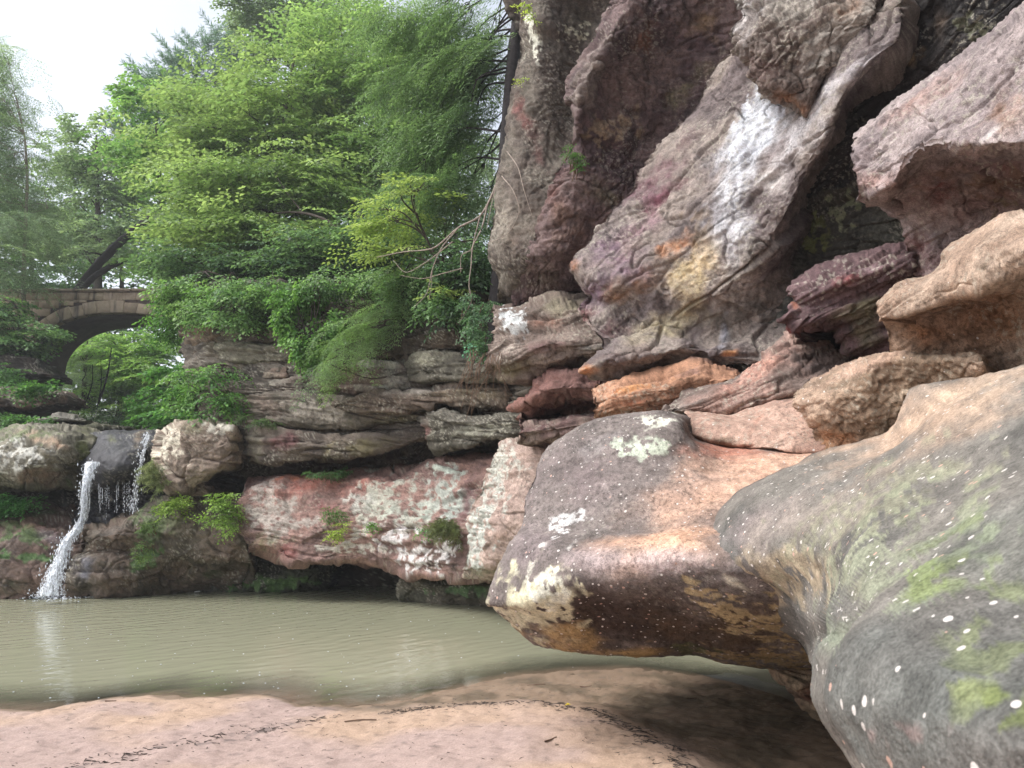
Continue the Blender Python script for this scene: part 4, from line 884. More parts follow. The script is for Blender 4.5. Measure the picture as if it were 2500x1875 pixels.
# ------------------------------------------------------------------ forest ground and stream valley
def ground_h(X, Y):
    xv = np.where(Y < 24, -7.0 - 0.58 * (Y - 14.5), -12.5 - 0.3 * (Y - 24))
    floor = 2.55 + 0.06 * np.maximum(Y - 15, 0) ** 1.0
    right = 5.1 + 0.26 * np.clip(Y - 14.5, -4, 12) + 0.16 * np.maximum(Y - 26.5, 0)
    left = 2.9 + 0.60 * np.clip(Y - 15.5, -3, 8.5) + 0.18 * np.maximum(Y - 24, 0)
    left = left + (floor + 1.2 - left) * sstep(26.5, 30, Y)
    w = 1.35 + 0.05 * np.maximum(Y - 15, 0)
    d = X - xv
    a = sstep(0, 1, (d - w) / 1.6)
    b = sstep(0, 1, (-d - w) / 3.0)
    z = floor + (right - floor) * a + (left - floor) * b
    z = z + 0.12 * np.maximum(-(X + 22), 0) + 0.12 * np.maximum(X - 6, 0)
    z += 0.18 * fbm(np.stack([X * .5, Y * .5, X * 0], -1), 4) + .03 * fbm(np.stack([X * 4, Y * 4, X * 0], -1), 3)
    return np.minimum(z, 40)

def grid_mesh(name, xs, ys, hfun, mat, col=None, attrs=None):
    Xg, Yg = np.meshgrid(xs, ys)
    Xf, Yf = Xg.ravel(), Yg.ravel()
    Z = hfun(Xf, Yf)
    V = np.stack([Xf, Yf, Z], -1)
    nx, ny = len(xs), len(ys)
    I = np.arange(nx * ny).reshape(ny, nx)
    q = np.stack([I[:-1, :-1], I[:-1, 1:], I[1:, 1:], I[1:, :-1]], -1).reshape(-1, 4)
    c = col(Xf, Yf, Z) if col else None
    at = attrs(Xf, Yf, Z) if attrs else None
    return mesh_obj(name, V, [q], mat, None, True, c, at)

def gcol(X, Y, Z):
    n = fbm(np.stack([X * 1.5, Y * 1.5, X * 0 + 3], -1), 4)
    c = lin((74, 62, 46)) + (lin((62, 84, 40)) - lin((74, 62, 46))) * sstep(-.2, .4, n)[:, None]
    return c
M_VCOL = simple_mat("forest_floor", (80, 70, 50), 0.95, .3, 12, .5)
def vcol_mat(name, rough=0.9, bump=.5, scale=30.0):
    m, t, ns, L = new_mat(name)
    col = N(ns, "ShaderNodeAttribute", attribute_name="Col")
    wet = N(ns, "ShaderNodeAttribute", attribute_name="wet")
    geo = N(ns, "ShaderNodeNewGeometry")
    nz = N(ns, "ShaderNodeTexNoise", Scale=scale, Detail=6.0, Roughness=.75)
    L.new(geo.outputs["Position"], nz.inputs["Vector"])
    mr = N(ns, "ShaderNodeMapRange")
    mr.inputs["From Min"].default_value = .3; mr.inputs["From Max"].default_value = .7
    mr.inputs["To Min"].default_value = .7; mr.inputs["To Max"].default_value = 1.28
    L.new(nz.outputs[0], mr.inputs[0])
    mu = N(ns, "ShaderNodeVectorMath", operation='MULTIPLY')
    L.new(col.outputs["Color"], mu.inputs[0]); L.new(mr.outputs[0], mu.inputs[1])
    pb = N(ns, "ShaderNodeBsdfPrincipled")
    L.new(math_node(ns, L, 'SUBTRACT', rough, math_node(ns, L, 'MULTIPLY', wet.outputs["Fac"], .6)), pb.inputs["Roughness"])
    L.new(mu.outputs[0], pb.inputs["Base Color"])
    b = N(ns, "ShaderNodeBump", Strength=bump, Distance=.02)
    L.new(nz.outputs[0], b.inputs["Height"]); L.new(b.outputs[0], pb.inputs["Normal"])
    o = N(ns, "ShaderNodeOutputMaterial"); L.new(pb.outputs[0], o.inputs[0])
    return m
M_GROUND = vcol_mat("leaf_litter_ground")
def uneq(a, b, n, p=1.0):
    return a + (b - a) * np.linspace(0, 1, n) ** p
ys = np.concatenate([np.linspace(15.3, 32, 110), np.linspace(32.5, 160, 60)])
xs = np.concatenate([np.linspace(-160, -24, 40), np.linspace(-23.5, 4, 180), np.linspace(5, 160, 45)])
grid_mesh("ground", xs, ys, ground_h, M_GROUND, gcol)["kind"] = "structure"

# ------------------------------------------------------------------ sand beach with the pool bed
_sh = [ground_at(*q)[:2] for q in [(-900, 1745), (-300, 1742), (0, 1737), (110, 1741), (170, 1725), (250, 1712), (370, 1701), (430, 1711), (520, 1708), (640, 1700), (690, 1712), (730, 1729), (900, 1728), (1000, 1712), (1150, 1676), (1270, 1652), (1400, 1640), (1560, 1636), (1750, 1660), (1900, 1700), (2040, 1760), (2300, 1800)]]
_sx = np.array([q[0] for q in _sh]); _sy = np.array([q[1] for q in _sh])
_sx = np.concatenate([[-60], _sx, [10]]); _sy = np.concatenate([[_sy[0] + 1], _sy, [5.5]])
def shore_dist(X, Y):
    return np.interp(X, _sx, _sy) - Y           # >0 on the beach
_deb = np.array([ground_at(*q, 0.02)[:2] for q in [(-1500, 1640), (-300, 1660), (300, 1660), (600, 1670), (720, 1712), (800, 1735), (940, 1752), (1050, 1740), (1150, 1738), (1280, 1742), (1380, 1752), (1450, 1772), (1520, 1806), (1580, 1850), (1650, 1900), (1700, 1990)]])
def wet_side(X, Y):
    """signed: >0 to the right of the debris line (damp sand)"""
    dmin = np.full(len(X), 1e9); sgn = np.ones(len(X))
    for (x0, y0), (x1, y1) in zip(_deb[:-1], _deb[1:]):
        vx, vy = x1 - x0, y1 - y0
        t = np.clip(((X - x0) * vx + (Y - y0) * vy) / (vx * vx + vy * vy), 0, 1)
        dx, dy = X - x0 - t * vx, Y - y0 - t * vy
        d = np.hypot(dx, dy)
        s = np.where(vx * dy - vy * dx > 0, 1, -1)
        m = d < dmin
        dmin = np.where(m, d, dmin); sgn = np.where(m, s, sgn)
    return dmin * sgn
def sand_h(X, Y):
    d = shore_dist(X, Y) + .05 * perlin(np.stack([X * 2.2, Y * 2.2, X * 0 + 4], -1))
    up = 0.012 + 0.050 * d + .02 * (1 - np.exp(-np.maximum(d, 0) * 5))
    dn = 0.012 + 0.16 * d
    z = np.where(d > 0, up, np.maximum(dn, -1.2))
    n2 = np.stack([X, Y, X * 0], -1)
    ws = sstep(-.1, .5, wet_side(X, Y))
    z = np.where(d > 0, z * (1 - .65 * ws), z)
    z += .012 * fbm(n2 * 1.9, 3) * sstep(-.1, .4, d) + .012 * fbm(n2 * 6, 3) + .007 * fbm(n2 * 24, 2) * sstep(.0, .3, d)
    return z
def sand_col(X, Y, Z):
    n2 = np.stack([X, Y, X * 0 + 7], -1)
    d = shore_dist(X, Y)
    base = lin((180, 154, 134))
    pink = lin((172, 150, 142))
    c = base + (pink - base) * sstep(-.3, .3, fbm(n2 * .7, 3) - .25 * X * .2)[:, None]
    ws = sstep(-.12, .35, wet_side(X, Y) + .25 * fbm(n2 * 1.2 + 5, 3)) * (d > -.2)
    wetc = lin((142, 122, 104)) + (lin((112, 98, 82)) - lin((142, 122, 104))) * sstep(-.2, .3, fbm(n2 * 2.4, 4))[:, None]
    c = c * (1 - ws[:, None]) + wetc * ws[:, None]
    sw = sstep(.10, .0, d)[:, None]
    c = c * (1 - sw) + lin((140, 120, 102)) * sw
    deb = np.exp(-(wet_side(X, Y) / .05) ** 2) * sstep(-.15, .35, fbm(n2 * 6, 3)) * .6
    streak = np.exp(-((X + 1.9 - .9 * (Y - 5.2) + .25 * fbm(n2 * 1.5, 2)) / .07) ** 2) * sstep(6.2, 5.6, Y) * sstep(-.1, .2, fbm(n2 * 8, 3))
    grit = sstep(.35, .6, fbm(n2 * 14, 3)) * .5 * (d > 0)
    k = np.clip(np.maximum(np.maximum(deb, .8 * streak), grit), 0, 1)[:, None]
    c = c * (1 - .75 * k) + lin((74, 70, 70)) * .75 * k
    return c
def sand_att(X, Y, Z):
    d = shore_dist(X, Y)
    ws = sstep(-.1, .35, wet_side(X, Y))
    return {"wet": np.clip(np.maximum(.75 * ws, .6 * sstep(.2, 0, d)), 0, 1)}
M_SAND = vcol_mat("beach_sand", .92, .35, 90.0)
ys = np.concatenate([np.linspace(-60, 3.4, 30), np.arange(3.5, 7.2, .016), np.arange(7.25, 16, .12)])
xs = np.concatenate([np.linspace(-60, -6, 40), np.arange(-5.9, 4.2, .022), np.linspace(4.3, 12, 20)])
grid_mesh("sand_beach", xs, ys, sand_h, M_SAND, sand_col, sand_att)["kind"] = "structure"

# ------------------------------------------------------------------ pool water
def mat_water():
    m, t, ns, L = new_mat("murky_water")
    geo = N(ns, "ShaderNodeNewGeometry")
    pos = geo.outputs["Position"]
    dp = N(ns, "ShaderNodeAttribute", attribute_name="depth")
    src = ground_at(125, 1455)
    sub = N(ns, "ShaderNodeVectorMath", operation='SUBTRACT'); sub.inputs[1].default_value = (src[0] - 2.0, src[1] + 3.0, 0)
    L.new(pos, sub.inputs[0])
    ln = N(ns, "ShaderNodeVectorMath", operation='LENGTH'); L.new(sub.outputs[0], ln.inputs[0])
    nz = N(ns, "ShaderNodeTexNoise", Scale=0.9, Detail=3.0, Roughness=.5); L.new(pos, nz.inputs["Vector"])
    nz2 = N(ns, "ShaderNodeTexNoise", Scale=5.0, Detail=3.0, Roughness=.55); L.new(pos, nz2.inputs["Vector"])
    ph = math_node(ns, L, 'ADD', math_node(ns, L, 'MULTIPLY', ln.outputs["Value"], 24.0), math_node(ns, L, 'MULTIPLY', nz.outputs[0], 26.0))
    w1 = math_node(ns, L, 'SINE', ph)
    ph2 = math_node(ns, L, 'ADD', math_node(ns, L, 'MULTIPLY', ln.outputs["Value"], 41.0), math_node(ns, L, 'MULTIPLY', nz2.outputs[0], 7.0))
    w2 = math_node(ns, L, 'SINE', ph2)
    amp = N(ns, "ShaderNodeMapRange"); amp.inputs["From Min"].default_value = 3; amp.inputs["From Max"].default_value = 15
    amp.inputs["To Min"].default_value = 1.0; amp.inputs["To Max"].default_value = .35
    L.new(ln.outputs["Value"], amp.inputs[0])
    h = math_node(ns, L, 'ADD', math_node(ns, L, 'MULTIPLY', w1, .44), math_node(ns, L, 'ADD', math_node(ns, L, 'MULTIPLY', w2, .16), math_node(ns, L, 'MULTIPLY', nz2.outputs[0], 2.2)))
    h = math_node(ns, L, 'MULTIPLY', h, amp.outputs[0])
    b = N(ns, "ShaderNodeBump", Strength=1.0, Distance=.0036)
    L.new(h, b.inputs["Height"])
    murk = N(ns, "ShaderNodeBsdfDiffuse")
    murk.inputs["Color"].default_value = (*lin((148, 148, 126)), 1)
    tr = N(ns, "ShaderNodeBsdfTransparent")
    mx = N(ns, "ShaderNodeMixShader")
    f = N(ns, "ShaderNodeMapRange"); f.inputs["From Min"].default_value = 0.0; f.inputs["From Max"].default_value = .16
    f.inputs["To Min"].default_value = 0.05
    L.new(dp.outputs["Fac"], f.inputs[0]); L.new(f.outputs[0], mx.inputs[0])
    L.new(tr.outputs[0], mx.inputs[1]); L.new(murk.outputs[0], mx.inputs[2])
    gl = N(ns, "ShaderNodeBsdfGlossy", Roughness=.06)
    L.new(b.outputs[0], gl.inputs["Normal"])
    fr = N(ns, "ShaderNodeFresnel", IOR=1.33); L.new(b.outputs[0], fr.inputs["Normal"])
    ms = N(ns, "ShaderNodeMixShader")
    L.new(fr.outputs[0], ms.inputs[0]); L.new(mx.outputs[0], ms.inputs[1]); L.new(gl.outputs[0], ms.inputs[2])
    o = N(ns, "ShaderNodeOutputMaterial"); L.new(ms.outputs[0], o.inputs[0])
    return m
M_WATER = mat_water()
grid_mesh("pool_water", np.linspace(-45, 8, 260), np.linspace(3.0, 16.5, 200), lambda X, Y: X * 0 + 0.0, M_WATER, None,
          lambda X, Y, Z: {"depth": np.maximum(-sand_h(X, Y), 0)})["kind"] = "structure"
# stream above the lip
xsn, ysn = np.linspace(-16, -5.5, 60), np.linspace(14.5, 26, 60)

# ------------------------------------------------------------------ waterfall
def mat_foam():
    m, t, ns, L = new_mat("falling_water")
    geo = N(ns, "ShaderNodeNewGeometry")
    mp = N(ns, "ShaderNodeMapping"); mp.inputs["Scale"].default_value = (46, 46, 3.0)
    L.new(geo.outputs["Position"], mp.inputs["Vector"])
    nz = N(ns, "ShaderNodeTexNoise", Scale=1.0, Detail=4.0, Roughness=.7); L.new(mp.outputs[0], nz.inputs["Vector"])
    al = N(ns, "ShaderNodeAttribute", attribute_name="dens")
    th = math_node(ns, L, 'SUBTRACT', 1.0, al.outputs["Fac"])
    a = N(ns, "ShaderNodeMapRange"); a.inputs["From Min"].default_value = -.08; a.inputs["From Max"].default_value = .08
    L.new(math_node(ns, L, 'SUBTRACT', nz.outputs[0], th), a.inputs[0])
    d = N(ns, "ShaderNodeBsdfPrincipled", Roughness=.25)
    d.inputs["Base Color"].default_value = (.78, .82, .88, 1)
    tr = N(ns, "ShaderNodeBsdfTransparent")
    mx = N(ns, "ShaderNodeMixShader")
    L.new(a.outputs[0], mx.inputs[0]); L.new(tr.outputs[0], mx.inputs[1]); L.new(d.outputs[0], mx.inputs[2])
    o = N(ns, "ShaderNodeOutputMaterial"); L.new(mx.outputs[0], o.inputs[0])
    return m
M_FOAM = mat_foam()
M_DROP = simple_mat("water_drop", (226, 232, 242), .2, .05, 5, 0, .5)
def droplets(cs, rads, stretch):
    t = np.array([(1, 0, 0), (-1, 0, 0), (0, 1, 0), (0, -1, 0), (0, 0, 1), (0, 0, -1)], float)
    f = np.array([(0, 2, 4), (2, 1, 4), (1, 3, 4), (3, 0, 4), (2, 0, 5), (1, 2, 5), (3, 1, 5), (0, 3, 5)])
    n = len(cs)
    s = np.stack([rads, rads, rads * stretch], -1)
    V = (cs[:, None] + t[None] * s[:, None]).reshape(-1, 3)
    Fi = (f[None] + 6 * np.arange(n)[:, None, None]).reshape(-1, 3)
    return V, Fi
def fall(name, label, path, widths, dens, ndrop, seed, sheets=3):
    r = np.random.RandomState(seed)
    e = empty(name, (0, 0, 0), label, "waterfall")
    pts = np.array([P(*q) for q in path])
    t = chord(pts); t /= t[-1]
    n = 60
    c = hermite(pts, t, np.linspace(0, 1, n))
    w = np.interp(np.linspace(0, 1, n), t, widths)
    de = np.interp(np.linspace(0, 1, n), t, dens)
    Vs, Qs, Ds = [], [], []
    m = 13
    for k in range(sheets):
        offx = r.uniform(-.15, .15, 1) * w
        s = np.linspace(-1, 1, m)
        X = c[:, None, :].repeat(m, 1)
        X[:, :, 0] += (s[None] * w[:, None] * .5) + offx[:, None]
        X[:, :, 1] += -.05 * np.sqrt(1 - .9 * s[None] ** 2) * (1 + 2 * w[:, None]) + r.normal(0, .012, (n, m)) - .03 * k
        b = sum(len(v) for v in Vs)
        I = np.arange(n * m).reshape(n, m) + b
        Vs.append(X.reshape(-1, 3))
        Qs.append(np.stack([I[:-1, :-1], I[1:, :-1], I[1:, 1:], I[:-1, 1:]], -1).reshape(-1, 4))
        Ds.append((de[:, None] * (1 - .30 * s[None] ** 2) + r.normal(0, .02, (n, m))).ravel())
    mesh_obj("water_sheet", np.concatenate(Vs), [np.concatenate(Qs)], M_FOAM, e, True, None, {"dens": np.concatenate(Ds)})
    tt = r.uniform(0, 1, ndrop)
    cc = np.stack([np.interp(tt, np.linspace(0, 1, n), c[:, k]) for k in range(3)], -1)
    ww = np.interp(tt, np.linspace(0, 1, n), w)
    cc[:, 0] += r.normal(0, .38, ndrop) * ww; cc[:, 1] += -.08 - np.abs(r.normal(0, .08, ndrop)); cc[:, 2] += r.normal(0, .03, ndrop)
    V, Fi = droplets(cc, r.uniform(.004, .011, ndrop), r.uniform(1, 3.5, ndrop))
    d = mesh_obj("water_drops", V, [Fi], M_DROP, e, True)
    d["kind"] = "stuff"
    return e
fall("waterfall", "white main waterfall dropping from the dark lip in two steps into the pool",
     [(232, 1128, 13.25), (228, 1136, 13.2), (222, 1160, 13.1), (213, 1210, 13.0), (206, 1270, 12.95), (196, 1288, 12.9), (172, 1320, 12.75), (152, 1370, 12.6), (138, 1410, 12.5), (128, 1452, 12.45)],
     [.20, .18, .15, .11, .09, .15, .17, .22, .28, .36], [.60, .60, .57, .55, .54, .57, .56, .53, .53, .55], 500, 4, 3)
fall("waterfall", "thin secondary waterfall trickling down beside the speckled boulder",
     [(368, 1062, 14.2), (362, 1080, 13.7), (352, 1120, 13.5), (345, 1160, 13.4), (338, 1200, 13.4), (332, 1250, 13.4)],
     [.03, .05, .07, .11, .15, .18], [.56, .53, .48, .44, .43, .42], 200, 5, 2)
r = np.random.RandomState(9)
# dripping veil under the lip
cs = []
for k in range(26):
    x = r.uniform(240, 330); y0 = r.uniform(1175, 1195); nn = r.randint(4, 16)
    q = np.array([P(x + r.normal(0, .6), y, 13.55) for y in np.linspace(y0, y0 + r.uniform(30, 75), nn)])
    cs.append(q)
cs = np.concatenate(cs)
V, Fi = droplets(cs, r.uniform(.003, .006, len(cs)), r.uniform(2, 7, len(cs)))
o = mesh_obj("water_drips", V, [Fi], M_DROP, None, True); o["kind"] = "stuff"
tag(o, "fine drips falling from the dark wet lip", "water")
# splash where the cascade meets the pool
n = 900
cc = np.array([ground_at(x, y) for x, y in zip(r.normal(120, 34, n), r.normal(1457, 5, n))])
cc[:, 2] = np.abs(r.normal(0, .05, n)) * np.exp(-np.abs(cc[:, 0] - ground_at(125, 1455)[0]) * 1.5)
V, Fi = droplets(cc, r.uniform(.006, .022, n), r.uniform(.4, .8, n))
o = mesh_obj("splash_foam", V, [Fi], M_DROP, None, True); o["kind"] = "stuff"
tag(o, "white splash foam where the cascade enters the pool", "foam")
# floating specks on the pool
n = 170
cc = np.array([ground_at(x, y, .002) for x, y in zip(r.uniform(-40, 1500, n), 1470 + 240 * r.uniform(0, 1, n) ** .8)])
keep = shore_dist(cc[:, 0], cc[:, 1]) < -.15
cc = cc[keep]
V, Fi = droplets(cc, r.uniform(.004, .012, len(cc)), np.full(len(cc), .3))
o = mesh_obj("floating_specks", V, [Fi], M_DROP, None, True); o["kind"] = "stuff"
tag(o, "pale specks of foam and pollen floating on the pool", "foam")

# ------------------------------------------------------------------ stone bridge
def box_mesh(c0, c1, jit, rr):
    (x0, y0, z0), (x1, y1, z1) = c0, c1
    V = np.array([(x0, y0, z0), (x1, y0, z0), (x1, y1, z0), (x0, y1, z0), (x0, y0, z1), (x1, y0, z1), (x1, y1, z1), (x0, y1, z1)], float)
    return V
BF = np.array([(0, 3, 2, 1), (4, 5, 6, 7), (0, 1, 5, 4), (1, 2, 6, 5), (2, 3, 7, 6), (3, 0, 4, 7)])
M_STONE = None
def mat_stone():
    m, t, ns, L = new_mat("bridge_stone")
    geo = N(ns, "ShaderNodeNewGeometry"); oi = N(ns, "ShaderNodeObjectInfo")
    pos = geo.outputs["Position"]
    nz = N(ns, "ShaderNodeTexNoise", Scale=9.0, Detail=6.0, Roughness=.7); L.new(pos, nz.inputs["Vector"])
    mp = N(ns, "ShaderNodeMapping"); mp.inputs["Scale"].default_value = (3.2, 3.2, .35); L.new(pos, mp.inputs["Vector"])
    st = N(ns, "ShaderNodeTexNoise", Scale=1.0, Detail=4.0, Roughness=.65); L.new(mp.outputs[0], st.inputs["Vector"])
    cr = N(ns, "ShaderNodeValToRGB")
    cr.color_ramp.elements[0].color = (*lin((128, 114, 104)), 1); cr.color_ramp.elements[1].color = (*lin((200, 184, 162)), 1)
    e = cr.color_ramp.elements.new(.5); e.color = (*lin((168, 150, 132)), 1)
    v = math_node(ns, L, 'ADD', math_node(ns, L, 'MULTIPLY', oi.outputs["Random"], .22), math_node(ns, L, 'MULTIPLY', nz.outputs[0], .85))
    L.new(v, cr.inputs[0])
    mx = N(ns, "ShaderNodeMix", data_type='RGBA')
    mr = N(ns, "ShaderNodeMapRange"); mr.inputs["From Min"].default_value = .52; mr.inputs["From Max"].default_value = .66; mr.inputs["To Max"].default_value = .8
    L.new(st.outputs[0], mr.inputs[0]); L.new(mr.outputs[0], mx.inputs[0])
    L.new(cr.outputs[0], mx.inputs[6]); mx.inputs[7].default_value = (*lin((70, 66, 66)), 1)
    pb = N(ns, "ShaderNodeBsdfPrincipled", Roughness=.92); L.new(mx.outputs[2], pb.inputs["Base Color"])
    b = N(ns, "ShaderNodeBump", Strength=.6, Distance=.04); L.new(nz.outputs[0], b.inputs["Height"]); L.new(b.outputs[0], pb.inputs["Normal"])
    o = N(ns, "ShaderNodeOutputMaterial"); L.new(pb.outputs[0], o.inputs[0])
    return m
M_STONE = mat_stone()
bridge = empty("stone_bridge", (0, 0, 0), "old arched sandstone footbridge crossing above the waterfall", "bridge")
BY0, BY1 = 24.0, 26.1
bxc, _, zcr = P(285, 763, BY0)
_, _, ztop = P(285, 712, BY0)
HS, RISE = 2.75, 1.9
def arch_z(x):
    s = np.clip(np.abs(np.asarray(x) - bxc) / HS, 0, 1)
    return zcr - RISE * (1 - (1 - s ** 2.4) ** (1 / 2.4))
# body of the bridge: soffit, rear face, fill (recessed 3 cm behind the facing stones)
xsb = np.concatenate([[bxc - 5.2], np.linspace(bxc - HS, bxc + HS, 61), [bxc + 4.6]])
zb = np.where(np.abs(xsb - bxc) > HS + .01, zcr - RISE - 1.6, arch_z(xsb))
zb[1] = zb[-2] = zcr - RISE - 1.6
xsb = np.concatenate([xsb[:2], [bxc - HS + .001], xsb[2:-2], [bxc + HS - .001], xsb[-2:]])
zb = np.concatenate([zb[:2], [zcr - RISE], zb[2:-2], [zcr - RISE], zb[-2:]])
n = len(xsb)
yf = BY0 + .03
V = np.concatenate([np.stack([xsb, np.full(n, yf), zb], -1), np.stack([xsb, np.full(n, BY1), zb], -1), np.stack([xsb, np.full(n, yf), np.full(n, ztop)], -1), np.stack([xsb, np.full(n, BY1), np.full(n, ztop)], -1)])
i = np.arange(n - 1)
Q = np.concatenate([np.stack([i, i + 1, n + i + 1, n + i], -1)[:, ::-1], np.stack([i, i + 1, 2 * n + i + 1, 2 * n + i], -1), np.stack([n + i, n + i + 1, 3 * n + i + 1, 3 * n + i], -1)[:, ::-1], np.stack([2 * n + i, 2 * n + i + 1, 3 * n + i + 1, 3 * n + i], -1)])
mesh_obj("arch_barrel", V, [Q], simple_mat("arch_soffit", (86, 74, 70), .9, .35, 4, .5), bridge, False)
rb = np.random.RandomState(3)
def stone(verts, parent=bridge, name="stone"):
    V = np.array(verts, float)
    V[:4, 1] += 0  # front face at index 0..3, back 4..7
    c = V.mean(axis=0)
    # slight bevel: front ring inset
    ins = V[:4] + (c - V[:4]) * .07
    ins[:, 1] = V[:4, 1].mean() - rb.uniform(.004, .03)
    VV = np.concatenate([V, ins + rb.normal(0, .008, (4, 3))])
    Fq = [(0, 1, 9, 8), (1, 2, 10, 9), (2, 3, 11, 10), (3, 0, 8, 11), (8, 9, 10, 11), (0, 4, 5, 1), (1, 5, 6, 2), (2, 6, 7, 3), (3, 7, 4, 0), (4, 7, 6, 5)]
    return mesh_obj(name, VV, [np.array(Fq)[:, ::-1]], M_STONE, parent, False)
# ring of arch stones
gap = .005
nvs = 21
th = np.linspace(0, 1, nvs + 1)
xa = bxc - HS + 2 * HS * (0.5 - 0.5 * np.cos(np.pi * th)) 
for k in range(nvs):
    x0, x1 = xa[k] + gap, xa[k + 1] - gap
    z0, z1 = float(arch_z(xa[k])), float(arch_z(xa[k + 1]))
    def outer(x, z):
        d = np.array([x - bxc, z - (zcr - RISE - 1.2)]); d /= np.linalg.norm(d)
        return x + d[0] * .36, z + d[1] * (.36 + rb.uniform(-.04, .05))
    ox0, oz0 = outer(x0, z0); ox1, oz1 = outer(x1, z1)
    oz0, oz1 = min(oz0, ztop - .05), min(oz1, ztop - .05)
    y0, y1 = BY0 - .02, BY0 + .25
    stone([(x0, y0, z0), (x1, y0, z1), (ox1, y0, oz1), (ox0, y0, oz0), (x0, y1, z0), (x1, y1, z1), (ox1, y1, oz1), (ox0, y1, oz0)], name="arch_stone")
# courses of facing stones above the ring
z = ztop - .02
zc = zcr - RISE - 1.5
while z > zc:
    hgt = rb.uniform(.20, .30)
    x = bxc - 5.2 + rb.uniform(0, .3)
    while x < bxc + 4.6:
        wdt = rb.uniform(.28, .62)
        xm = x + wdt / 2
        za, zt = z - hgt + gap, z - gap
        lim = max(float(arch_z(q)) for q in (x, xm, x + wdt)) + .40 if abs(xm - bxc) < HS + .25 else -9
        if abs(xm - bxc) >= HS + .25 and abs(xm - bxc) < HS + .5:
            lim = -9
        if zt > lim + .04:
            za = max(za, lim)
            y0, y1 = BY0 + .0 + rb.uniform(-.012, .012), BY0 + .25
            x0, x1 = x + gap, x + wdt - gap
            stone([(x0, y0, za), (x1, y0, za), (x1, y0, zt), (x0, y0, zt), (x0, y1, za), (x1, y1, za), (x1, y1, zt), (x0, y1, zt)])
        x += wdt
    z -= hgt
# coping slabs on top
x = bxc - 5.2
while x < bxc + 4.6:
    wdt = rb.uniform(.5, .9)
    x0, x1 = x + .01, x + wdt - .01
    zz = ztop + rb.uniform(-.004, .012)
    y0, y1 = BY0 - .09, BY1 + .05
    stone([(x0, y0, zz), (x1, y0, zz), (x1, y0, zz + .07), (x0, y0, zz + .07), (x0, y1, zz), (x1, y1, zz), (x1, y1, zz + .07), (x0, y1, zz + .07)], name="coping_slab")
    x += wdt
# ------------------------------------------------------------------ tubes for trunks, limbs, roots
def tube_arrays(pts, rad, ns=7, wob=0.0, rr=None):
    pts = np.asarray(pts, float); rad = np.asarray(rad, float)
    n = len(pts)
    tan = np.gradient(pts, axis=0)
    tan /= np.maximum(np.linalg.norm(tan, axis=1), 1e-9)[:, None]
    up = np.array([0.31, 0.17, 0.94])
    a = np.cross(tan, up); ln = np.linalg.norm(a, axis=1)
    a = np.where(ln[:, None] < .05, np.cross(tan, np.array([1.0, 0, 0])), a)
    a /= np.linalg.norm(a, axis=1)[:, None]
    b = np.cross(tan, a)
    th = np.linspace(0, 2 * np.pi, ns, endpoint=False)
    rr_ = rad[:, None] * (1 + (wob * np.random.RandomState(n).normal(0, 1, (n, ns)) if wob else 0))
    V = pts[:, None] + rr_[..., None] * (np.cos(th)[None, :, None] * a[:, None] + np.sin(th)[None, :, None] * b[:, None])
    I = np.arange(n * ns).reshape(n, ns)
    J = np.roll(I, -1, axis=1)
    Q = np.stack([I[:-1], J[:-1], J[1:], I[1:]], -1).reshape(-1, 4)
    return V.reshape(-1, 3), Q

class Acc:
    def __init__(s): s.V, s.Q, s.n = [], [], 0
    def add(s, V, Q):
        s.V.append(V); s.Q.append(Q + s.n); s.n += len(V)
    def tube(s, pts, r0, r1, ns=6, m=None, wob=0.0):
        pts = np.asarray(pts, float)
        m = m or max(4, len(pts) * 3)
        t = chord(pts); t /= t[-1]
        c = hermite(pts, t, np.linspace(0, 1, m))
        s.add(*tube_arrays(c, np.linspace(r0, r1, m), ns, wob))
    def build(s, name, mat, parent=None):
        if not s.V: return None
        return mesh_obj(name, np.concatenate(s.V), [np.concatenate(s.Q)], mat, parent, True)

# ------------------------------------------------------------------ leaf sprays
def leaf_quads(base, d, nrm, L_, W_, fold=.18):
    """base, d, nrm (n,3) -> (n,4,3)"""
    side = np.cross(d, nrm)
    b = base
    m = base + d * (L_ * .45)[:, None]
    dn = nrm * (W_ * fold)[:, None]
    return np.stack([b, m + side * (W_ * .5)[:, None] + dn, base + d * L_[:, None] - nrm * (L_ * .08)[:, None], m - side * (W_ * .5)[:, None] + dn], 1)

